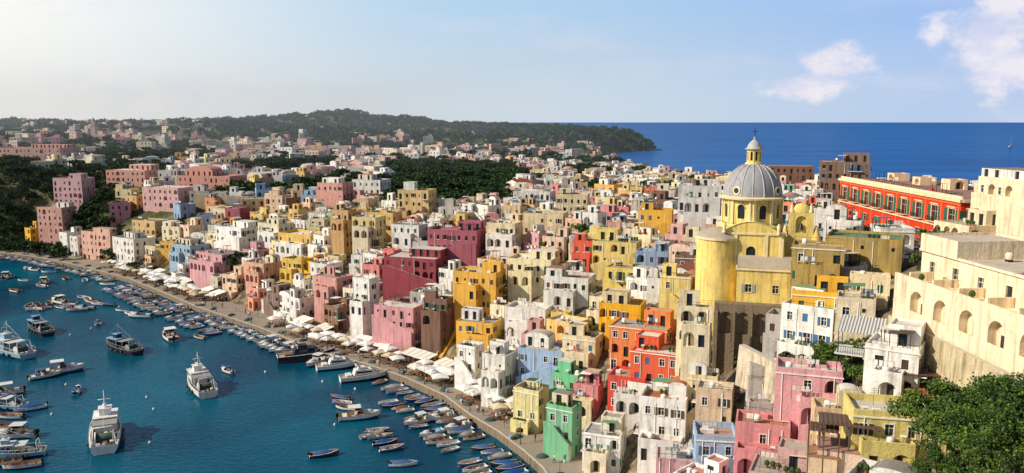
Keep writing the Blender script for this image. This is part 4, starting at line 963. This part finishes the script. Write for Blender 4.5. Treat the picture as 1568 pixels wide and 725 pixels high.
def fishing(L, cols):
    mb = MB(); k = L/13; hull(mb, L, 4.4*k, 1.35*k, .75, .95*k)
    x0, x1, hw, z0, z1 = .2*k, 3.4*k, 1.45*k, 1.0*k, 3.3*k
    for O, U, Wd in (((x0, -hw), (1, 0), x1-x0), ((x1, -hw), (0, 1), 2*hw), ((x1, hw), (-1, 0), x1-x0), ((x0, hw), (0, -1), 2*hw)):
        n = 3; ops = [(Wd*(i+.5)/n-Wd*.11, Wd*(i+.5)/n+Wd*.11, z0+1.25*k, z0+1.9*k, 'small') for i in range(n)]
        facade(mb, O, U, Wd, [(z0, z1, ops)], 2, 0)
    mb.box((x0+x1)/2-.1, 0, z1+.06, x1-x0+.9*k, 2*hw+.5*k, .14, 6)
    mb.box(1.6*k, 0, z1+.6*k, 1.5*k, 1.6*k, 1.0*k, 0); mb.box(1.6*k, 0, z1+1.15*k, 1.8*k, 1.9*k, .1*k, 6)
    mb.tube((1.2*k, 0, z1), (1.0*k, 0, z1+4.0*k), .09*k, .05*k, 6, 2); mb.tube((1.1*k, -.9*k, z1+2.6*k), (1.1*k, .9*k, z1+2.6*k), .05*k, .05*k, 5, 2)
    mb.lathe(1.6*k, 0, [(.01, z1+1.7*k), (.35*k, z1+1.65*k), (.35*k, z1+1.45*k), (.01, z1+1.4*k)], 10, 0)
    for x in (-2.6, -.2):
        for s in (-1, 1): mb.tube((x*k, s*1.7*k, 1.4*k), (x*k, s*1.6*k, 3.1*k), .06*k, .06*k, 5, 2)
    mb.box(-1.4*k, 0, 3.13*k, 2.8*k, 3.4*k, .08*k, 9)
    for s in (-1, 1):
        mb.tube((-5.3*k, s*1.6*k, .9*k), (-5.0*k, s*1.3*k, 3.6*k), .1*k, .08*k, 6, 2)
    mb.tube((-5.0*k, -1.3*k, 3.6*k), (-5.0*k, 1.3*k, 3.6*k), .1*k, .1*k, 6, 2)
    mb.tube((-5.0*k, 0, 3.6*k), (1.05*k, 0, z1+3.4*k), .025, .025, 4, 2); mb.tube((1.0*k, 0, z1+3.8*k), (6.2*k, 0, 2.5*k), .025, .025, 4, 2)
    mb.tube((-3.9*k, -1.1*k, 1.7*k), (-3.9*k, 1.1*k, 1.7*k), .6*k, .6*k, 12, 7)
    for s in (-1, 1): mb.tube((-3.9*k, s*1.1*k, 1.7*k), (-3.9*k, s*1.25*k, 1.7*k), .85*k, .85*k, 12, 2)
    for i in range(8): mb.box((-2.6+(i % 3)*.75)*k, (-.9+(i//3)*.8)*k, 1.2*k, .6*k, .45*k, .4*k, (8, 6, 0)[i % 3], yaw=.1*i)
    for i in range(5): mb.box((-5.6+(i % 2)*.7)*k, (-1+(i//2)*.9)*k, 1.2*k, .55*k, .4*k, .4*k, (8, 6, 9)[i % 3], yaw=.3*i)
    mb.lathe(-1.0*k, .6*k, [(.8*k, .98*k), (.6*k, 1.3*k), (.01, 1.45*k)], 10, 7)
    mb.tube((4.6*k, -.5*k, 1.9*k), (4.6*k, .5*k, 1.9*k), .25*k, .25*k, 8, 8)
    for s in (-1, 1):
        rail = []
        for i in range(10):
            x = -6.0+1.3*i
            t = (x*k+L/2)/L; b = L*.169*(.82+.18*math.sin(min(t/.45, 1)*math.pi/2)) if t < .45 else L*.169*max(.02, 1-((t-.45)/.55)**2.3)
            sh = 1.35*k*(1+.75*t*t); rail.append((x*k, s*(b-.08*k), sh+.75*k)); mb.tube((x*k, s*(b-.08*k), sh), rail[-1], .03, .03, 4, 2)
        for p, q in zip(rail[:-1], rail[1:]): mb.tube(p, q, .03, .03, 4, 2)
        for x in (-3, -1, 1): mb.lathe(x*k, s*2.25*k, [(.01, .3*k), (.25*k, .4*k), (.3*k, .7*k), (.2*k, 1.0*k), (.01, 1.1*k)], 8, 7)
    return mb.mesh('fishing_boat', cols)
NET = weather('fishing_net', '3E5248', .5, .1)
FB = [fishing(13.5, [BW, BG, BW, BB, BW, BGL, BW, NET, WD, BG]), fishing(13, [BLB, DK, BW, BR, BW, BGL, BW, NET, CB, BW]), fishing(12, [BN, WD, BG, BR, BW, BGL, BLB, NET, WD, BG])]
BOAT = []
def boat(px, py, me, hd, name, s=1):
    p = onz(px, py, 0); addobj(name, me, (p[0], p[1], .02), math.radians(hd), None, (s, s, s)); BOAT.append((p[0], p[1], 4*s))
boat(163, 672, FB[0], 114, 'fishing_boat', 1.25); boat(307, 596, FB[0], 124, 'fishing_boat', 1.15); boat(187, 538, FB[2], 150, 'fishing_boat', 1.15); boat(60, 509, FB[2], 140, 'fishing_boat', 1.15)
boat(18, 543, FB[1], 150, 'fishing_boat', 1.25); boat(97, 570, MOTOR[1], 30, 'motorboat', 1.4); boat(70, 578, MOTOR[0], 40, 'motorboat', 1.1); boat(118, 600, MOTOR[2], 110, 'motorboat', .9)
boat(260, 518, MOTOR[1], 125, 'motorboat', 1.5); boat(305, 518, SMALL[0], 150, 'rowing_boat'); boat(348, 570, MOTOR[0], 140, 'motorboat', .8); boat(150, 497, MOTOR[2], 120, 'motorboat', .9)
boat(470, 550, YN, 22, 'motor_yacht', 1.25); boat(520, 564, YW, 22, 'motor_yacht', 1.05); boat(559, 581, YW, 22, 'motor_yacht', 1.1)
boat(551, 641, MOTOR[1], 15, 'motorboat', 1.25); boat(521, 611, SMALL[5], 160, 'rowing_boat', 1); boat(524, 619, SMALL[1], 165, 'rowing_boat'); boat(530, 627, SMALL[4], 165, 'rowing_boat')
for i, (px, py) in enumerate(((578,662),(583,671),(590,680),(600,689),(570,669))): boat(px, py, SMALL[(i*2+1) % 6], 12+i*4, 'rowing_boat', 1)
boat(497, 698, SMALL[5], 20, 'rowing_boat', 1.1); boat(618, 713, SMALL[2], 3, 'rowing_boat', 1.05)
for i, (px, py) in enumerate(((5,625),(14,640),(8,656),(20,670),(8,686),(22,700),(34,716),(4,712),(2,606),(46,628))):
    boat(px, py, (MOTOR+SMALL[:6]+[FB[1]])[(i*4+9) % 10], 172+i*5, 'motorboat', 1.25 if (i*4+9) % 10 < 9 else .8)
for i, (px, py) in enumerate(((45,470),(58,468),(75,466),(90,464),(92,472),(105,468),(120,470),(126,457),(134,460),(142,464),(150,467),(165,468),(188,477),(200,482),(214,486),(52,476),(66,473),(118,476),
        (10,426),(40,412),(52,415),(75,418),(22,447),(36,431),(63,440),(100,428),(130,431),(165,437),(58,415),(14,424),(68,434),(105,472),(130,474))):
    boat(px, py, R.choice(SMALL+MOTOR[1:]), R.uniform(100, 200), 'moored_boat', R.uniform(1.0, 1.35))
for i in range(len(QUAY)-1):
    a, b_ = QUAY[i], QUAY[i+1]; l = math.hypot(b_[0]-a[0], b_[1]-a[1]); tx_, ty_ = (b_[0]-a[0])/l, (b_[1]-a[1])/l
    nx_, ny_ = (-abs(ty_), -abs(tx_))
    s_ = 1.2
    while s_ < l-1:
        k = R.random(); x, y = a[0]+tx_*s_, a[1]+ty_*s_
        for row in range(2 if (y < 178 or 236 < y < 300) else 1):
            if R.random() < .1: continue
            off = 3.6+row*6.0+R.uniform(0, 1.2); bx, by = x+nx_*off, y+ny_*off
            if any((bx-q[0])**2+(by-q[1])**2 < (q[2]+.4)**2 for q in BOAT): continue
            if 190 < y < 222 and k < .5: me_, n_, sc = MOTOR[R.randrange(3)], 'motorboat', 1.15
            elif k < .3: me_, n_, sc = MOTOR[R.randrange(3)], 'motorboat', .95
            else: me_, n_, sc = R.choice(SMALL+SMALL[6:]+SMALL[8:]), 'rowing_boat', R.uniform(.8, 1.15)
            addobj(n_, me_, (bx, by, .02), math.atan2(ny_, nx_)+R.uniform(-.22, .22), None, (sc, sc, sc))
        s_ += R.uniform(2.1, 2.8)
mb = MB(); hull(mb, 14, 4, 1.3, .3, 1.1); mb.tube((1, 0, 1), (1, 0, 21), .12, .08, 6, 2); mb.face([(.8, 0, 3), (.9, 0, 20.5), (-5.5, .6, 3)], 4); mb.face([(6.5, 0, 1.8), (1.2, 0, 18), (1.6, .8, 2.5)], 4); mb.tube((.9, 0, 2.8), (-5.6, .6, 2.8), .1, .1, 5, 2); mb.box(0, 0, 1.7, 4, 2, .7, 0)
p = onz(1547, 225); mb.build('sailing_boat', [BW, DK, BW, BN, FABRIC], (p[0], p[1], 0), .5)
mb = MB(); mb.lathe(0, 0, [(.01, -.3), (.22, -.15), (.3, .1), (.22, .35), (.06, .42), (.06, .5), (.01, .5)], 10, 0); bu = mb.mesh('mooring_buoy', [BW])
for _ in range(18):
    px, py = R.uniform(60, 560), R.uniform(440, 720); p = onz(px, py)
    if tz(p[0], p[1])[1] < -8: addobj('mooring_buoy', bu, (p[0], p[1], 0))

# ---------------------------------------------------------------- people (skinned bodies baked to shared meshes)
SKIN = newmat('skin', lin('C08A68'), .6)[0]; HAIR = newmat('hair', lin('2E2018'), .7)[0]
CL = {n_: newmat('clothes_'+n_, lin(h_), .9)[0] for n_, h_ in (('white', 'E6E2DA'), ('blue', '3E5E8C'), ('red', 'B04038'), ('navy', '242C3C'), ('khaki', '9C8A66'), ('black', '26262A'))}
def person_mesh(name, stride, armsw, top, legs):
    J = [((0,0,.95),.15),((0,0,1.2),.14),((0,0,1.42),.12),((0,0,1.53),.055),((0,.01,1.6),.085),((0,.01,1.72),.08)]
    E = [(0,1),(1,2),(2,3),(3,4),(4,5)]
    for s in (-1, 1):
        st = stride*s; n0 = len(J)
        J += [((s*.1,0,.88),.095),((s*.1,st*.5,.5),.065),((s*.1,st-.05*abs(stride)*3,.09),.045),((s*.11,st+.16,.05),.04)]
        E += [(0,n0),(n0,n0+1),(n0+1,n0+2),(n0+2,n0+3)]
        a0 = len(J); sw = -armsw*s
        J += [((s*.2,0,1.42),.06),((s*.26,sw*.4,1.15),.045),((s*.25,sw+.06,.92),.034),((s*.245,sw+.1,.82),.03)]
        E += [(2,a0),(a0,a0+1),(a0+1,a0+2),(a0+2,a0+3)]
    me = bpy.data.meshes.new(name+'_bones'); me.from_pydata([j[0] for j in J], E, [])
    o = bpy.data.objects.new(name+'_tmp', me); COL.objects.link(o)
    sk_ = o.modifiers.new('skin', 'SKIN'); sb = o.modifiers.new('sub', 'SUBSURF'); sb.levels = 1; sb.render_levels = 1
    if not me.skin_vertices: raise RuntimeError('no skin layer')
    for i, j in enumerate(J): me.skin_vertices[0].data[i].radius = (j[1], j[1]*(.75 if i in (0,1,2) else 1))
    me.skin_vertices[0].data[0].use_root = True
    dg = bpy.context.evaluated_depsgraph_get(); dg.update()
    out = bpy.data.meshes.new_from_object(o.evaluated_get(dg)); bpy.data.objects.remove(o)
    out.materials.clear()
    for m_ in (legs, top, SKIN, HAIR): out.materials.append(m_)
    for p_ in out.polygons:
        c_ = p_.center
        if c_.z > 1.68 or (c_.z > 1.58 and c_.y < -.02): k = 3
        elif c_.z > 1.5: k = 2
        elif abs(c_.x) > .215 and c_.z < 1.25: k = 2
        elif c_.z > .93: k = 1
        else: k = 0
        p_.material_index = k; p_.use_smooth = True
    return out
PEO = []
try:
    PEO = [person_mesh('person', .22, .16, CL['white'], CL['navy']), person_mesh('person', .03, .02, CL['blue'], CL['khaki']), person_mesh('person', .18, .12, CL['red'], CL['black']), person_mesh('person', .0, .04, CL['black'], CL['khaki'])]
except Exception as ex:
    print('people skipped', ex)

# ---------------------------------------------------------------- parasols, lamps, nets on quay
def parasol(s, fab):
    mb = MB(); h = 2.7; mb.tube((0, 0, 0), (0, 0, h+.5), .04, .03, 6, 1)
    e = s/2; c4 = [(-e,-e,h-.25),(e,-e,h-.25),(e,e,h-.25),(-e,e,h-.25)]
    for i in range(4):
        a, b = c4[i], c4[(i+1) % 4]; mid_ = ((a[0]+b[0])/2*1.0, (a[1]+b[1])/2*1.0, h-.12)
        mb.face([a, mid_, (0, 0, h+.45)], 0); mb.face([mid_, b, (0, 0, h+.45)], 0)
        mb.face([a, b, (b[0], b[1], b[2]-.22), (a[0], a[1], a[2]-.22)], 0)
    mb.box(0, 0, .08, .6, .6, .16, 1)
    for tx0, ty0 in ((.9, .2), (-1.2, -.7)):
        mb.box(tx0, ty0, .73, .8, .8, .05, 2); mb.box(tx0, ty0, .36, .08, .08, .7, 1)
        for ax, ay in ((tx0, ty0-.75), (tx0, ty0+.75), (tx0+.7, ty0)):
            mb.box(ax, ay, .45, .42, .42, .05, 2); mb.box(ax, ay+.2, .7, .42, .05, .5, 2)
            for q in (-.17, .17):
                for r_ in (-.17, .17): mb.box(ax+q, ay+r_, .21, .04, .04, .42, 1)
    return mb.mesh('parasol', [fab, METAL, WD])
PA = [parasol(2.6, FABRIC), parasol(3.2, FABRIC), parasol(3.8, FABRIC), parasol(3, FABRIC2)]
def canopy():   # long café awning on posts
    mb = MB(); w, d = 6, 3.6
    for i in range(12):
        x0 = -w/2+w*i/12; mb.face([(x0,-d/2,2.5),(x0+w/12,-d/2,2.5),(x0+w/12,d/2,3.2),(x0,d/2,3.2)], 0 if i % 4 else 3)
    mb.face([(-w/2,-d/2,2.5),(w/2,-d/2,2.5),(w/2,-d/2-.02,2.2),(-w/2,-d/2-.02,2.2)], 0)
    for ax in (-1, 0, 1):
        for ay, h in ((-1, 2.5), (1, 3.2)): mb.tube((ax*w*.48, ay*d*.48, 0), (ax*w*.48, ay*d*.48, h), .04, .04, 5, 1)
    for k in range(3):
        tx0 = -2+k*2; mb.box(tx0, 0, .73, .8, .8, .05, 2); mb.box(tx0, 0, .36, .08, .08, .7, 1)
        for sg in (-.75, .75): mb.box(tx0, sg, .45, .42, .42, .05, 2); mb.box(tx0, sg+.2, .7, .42, .05, .5, 2); mb.box(tx0, sg, .2, .3, .3, .4, 1)
    return mb.mesh('cafe_awning', [FABRIC, METAL, WD, FABRIC2])
CAN = canopy()
mb = MB(); mb.tube((0,0,0), (0,0,4.2), .07, .045, 8, 0); mb.tube((0,0,0), (0,0,.6), .13, .1, 8, 0); mb.tube((0,0,4.1), (0,-.8,4.4), .03, .03, 5, 0); mb.lathe(0, -.8, [(.05,4.45),(.25,4.2),(.2,3.95),(.01,3.85)], 8, 1); LM = mb.mesh('street_lamp', [METAL, newmat('lamp_glass', (.7,.68,.6,1), .3)[0]])
mb = MB(); mb.lathe(0, 0, [(1.3, 0), (1.0, .35), (.5, .55), (.01, .6)], 12, 0, sm=False, sy=.7); mb.box(1.6, .3, .2, .7, .5, .4, 1); mb.box(1.7, .35, .6, .7, .5, .38, 2, yaw=.2); NH = mb.mesh('fishing_net_pile', [NET, BO, BLB])
acc = 0
for i in range(len(QUAY)-1):
    a, b_ = QUAY[i], QUAY[i+1]; l = math.hypot(b_[0]-a[0], b_[1]-a[1]); tx_, ty_ = (b_[0]-a[0])/l, (b_[1]-a[1])/l; nx_, ny_ = abs(ty_), abs(tx_)
    yq = math.atan2(ty_, tx_); s_ = 0
    while s_ < l:
        x, y = a[0]+tx_*s_, a[1]+ty_*s_
        if 150 < y < 232 or 262 < y < 330:
            for row in range(2):
                if R.random() < .68:
                    o = 4.0+row*3.2+R.uniform(-.9, .7); addobj('parasol', R.choice(PA), (x+nx_*o, y+ny_*o, 1.505+R.uniform(0, .001)), yq+R.uniform(-.5, .5), None, (1, 1, R.uniform(.88, 1.1)))
            if R.random() < .3: addobj('cafe_awning', CAN, (x+nx_*9.5, y+ny_*9.5, 1.505), yq+R.uniform(-.05, .05))
        acc += 1
        if acc % 6 == 0: addobj('street_lamp', LM, (x+nx_*1.2, y+ny_*1.2, 1.505), yq+math.pi)
        if acc % 3 == 2: addobj('fishing_net_pile', NH, (x+nx_*2.2, y+ny_*2.2, 1.505), R.uniform(0, 6))
        if PEO and y < 290:
            for _ in range(R.choice([0, 1, 1, 2])):
                o = R.uniform(1.2, 9); t_ = R.uniform(-1.5, 1.5); addobj('person', R.choice(PEO), (x+nx_*o+tx_*t_, y+ny_*o+ty_*t_, 1.5), R.uniform(0, 6.28))
        s_ += R.uniform(3.2, 4.4)

# ---------------------------------------------------------------- thin marine haze lying over the far half of the island
m = bpy.data.materials.new('haze_air'); m.use_nodes = True; N = m.node_tree.nodes; N.remove(N['Principled BSDF'])
vs = N.new('ShaderNodeVolumeScatter'); vs.inputs['Color'].default_value = (.84, .92, 1, 1); vs.inputs['Density'].default_value = .00026; vs.inputs['Anisotropy'].default_value = .3
m.node_tree.links.new(vs.outputs[0], N['Material Output'].inputs['Volume'])
foot = [(-2600, 380), (-60, 380), (290, 640), (-420, 2300), (-2600, 2300)]
me = bpy.data.meshes.new('sea_haze'); n_ = len(foot)
me.from_pydata([(x, y, .4) for x, y in foot]+[(x, y, 150) for x, y in foot], [], [tuple(reversed(range(n_))), tuple(range(n_, 2*n_))]+[(i, (i+1) % n_, n_+(i+1) % n_, n_+i) for i in range(n_)])
me.materials.append(m); addobj('sea_haze', me)

# ---------------------------------------------------------------- sky, sun, camera
az = math.atan2(-.95, -.24); el = math.radians(34)
w = bpy.data.worlds.new('World'); scene.world = w; w.use_nodes = True
N = w.node_tree.nodes; L = w.node_tree.links; bg = N['Background']; bg.inputs['Strength'].default_value = .085
KA = .1/.085
def kc(r, g, b): return (r*KA, g*KA, b*KA, 1)
sk = N.new('ShaderNodeTexSky'); sk.sky_type = 'NISHITA'; sk.sun_disc = False; sk.sun_elevation = el; sk.sun_rotation = az % (2*math.pi); sk.air_density = 1.0; sk.dust_density = .6; sk.ozone_density = 1.5
tc = N.new('ShaderNodeTexCoord'); sp = N.new('ShaderNodeSeparateXYZ'); L.new(tc.outputs['Generated'], sp.inputs[0])
def M(op, a, b=None):
    n = N.new('ShaderNodeMath'); n.operation = op
    for i, q in enumerate((a, b)):
        if q is None: continue
        if isinstance(q, (int, float)): n.inputs[i].default_value = q
        else: L.new(q, n.inputs[i])
    return n.outputs[0]
def MR(x, a, b, c=0, d=1, t='SMOOTHSTEP'):
    n = N.new('ShaderNodeMapRange'); n.interpolation_type = t
    for i, q in enumerate((a, b, c, d)): n.inputs[i+1].default_value = q
    L.new(x, n.inputs[0]); return n.outputs[0]
def MIX(f, a, b):
    n = N.new('ShaderNodeMixRGB')
    if isinstance(f, (int, float)): n.inputs[0].default_value = f
    else: L.new(f, n.inputs[0])
    for i, q in ((1, a), (2, b)):
        if isinstance(q, tuple): n.inputs[i].default_value = q
        else: L.new(q, n.inputs[i])
    return n.outputs[0]
ya = M('MAXIMUM', sp.outputs['Y'], .02); A = M('DIVIDE', sp.outputs['X'], ya); E = M('DIVIDE', sp.outputs['Z'], ya)
cb = N.new('ShaderNodeCombineXYZ'); L.new(A, cb.inputs[0]); L.new(M('MULTIPLY', E, 1.6), cb.inputs[1])
ns = N.new('ShaderNodeTexNoise'); ns.inputs['Scale'].default_value = 14; ns.inputs['Detail'].default_value = 10; ns.inputs['Roughness'].default_value = .6; L.new(cb.outputs[0], ns.inputs['Vector'])
def blob(ca, ce, ra, re):
    x = M('DIVIDE', M('SUBTRACT', A, ca), ra); y = M('DIVIDE', M('SUBTRACT', E, ce), re)
    return M('SUBTRACT', 1.0, M('SQRT', M('ADD', M('MULTIPLY', x, x), M('MULTIPLY', y, y))))
hor = MIX(MR(A, -.1, .6), kc(6.9, 8.0, 8.9), kc(4.8, 6.2, 8.6))
top = MIX(MR(A, -.1, .6), kc(4.6, 6.8, 9.0), kc(3.4, 5.3, 9.0))
air = MIX(MR(E, 0.0, .16), hor, top)
glow = M('MULTIPLY', MR(A, -.72, .0, 1, 0), MR(E, -.02, .16, .7, 1))
air = MIX(glow, air, kc(10.8, 10.6, 9.9))
band = MR(sp.outputs['Z'], .18, .34, .94, 0)
base = MIX(M('MULTIPLY', band, MR(sp.outputs['Y'], -.1, .2)), sk.outputs[0], air)
m1 = M('MAXIMUM', blob(.575, .11, .08, .055), blob(.60, .07, .11, .05)); m1 = M('MAXIMUM', m1, blob(.40, .07, .065, .026)); m1 = M('MAXIMUM', m1, blob(.36, .045, .07, .022))
dn = M('ADD', m1, M('MULTIPLY', M('SUBTRACT', ns.outputs['Fac'], .5), 2.3))
cl1 = M('MULTIPLY', MR(dn, -.02, .65), .85)
cb2 = N.new('ShaderNodeCombineXYZ'); L.new(A, cb2.inputs[0]); L.new(M('MULTIPLY', E, 7), cb2.inputs[1])
n2 = N.new('ShaderNodeTexNoise'); n2.inputs['Scale'].default_value = 2.2; n2.inputs['Detail'].default_value = 6; L.new(cb2.outputs[0], n2.inputs['Vector'])
cl2 = MR(n2.outputs['Fac'], .46, .75, 0, .45)
cf = M('MULTIPLY', M('MAXIMUM', cl1, cl2), M('GREATER_THAN', sp.outputs['Y'], .03))
ccol = MIX(MR(ns.outputs['Fac'], .4, .65), kc(6.8, 7.0, 8.8), kc(9.4, 8.8, 9.1))
L.new(MIX(cf, base, ccol), bg.inputs['Color'])
sl = bpy.data.lights.new('sun', 'SUN'); sl.energy = 5.0; sl.angle = math.radians(.5); sl.color = (1, .90, .75)
so = bpy.data.objects.new('sun', sl); COL.objects.link(so)
dirv = Vector((math.sin(az)*math.cos(el), math.cos(az)*math.cos(el), math.sin(el)))
so.rotation_euler = dirv.to_track_quat('Z', 'Y').to_euler(); so.location = (-100, -100, 200)
cam = bpy.data.cameras.new('camera'); co = bpy.data.objects.new('camera', cam); COL.objects.link(co)
cam.sensor_width = 36; cam.lens = 36*F/1568; cam.clip_end = 120000; cam.clip_start = .5
co.location = (0, 0, H); co.rotation_euler = (math.pi/2-PIT, 0, 0); scene.camera = co
print('objects', len(bpy.data.objects), 'people', len(PEO))
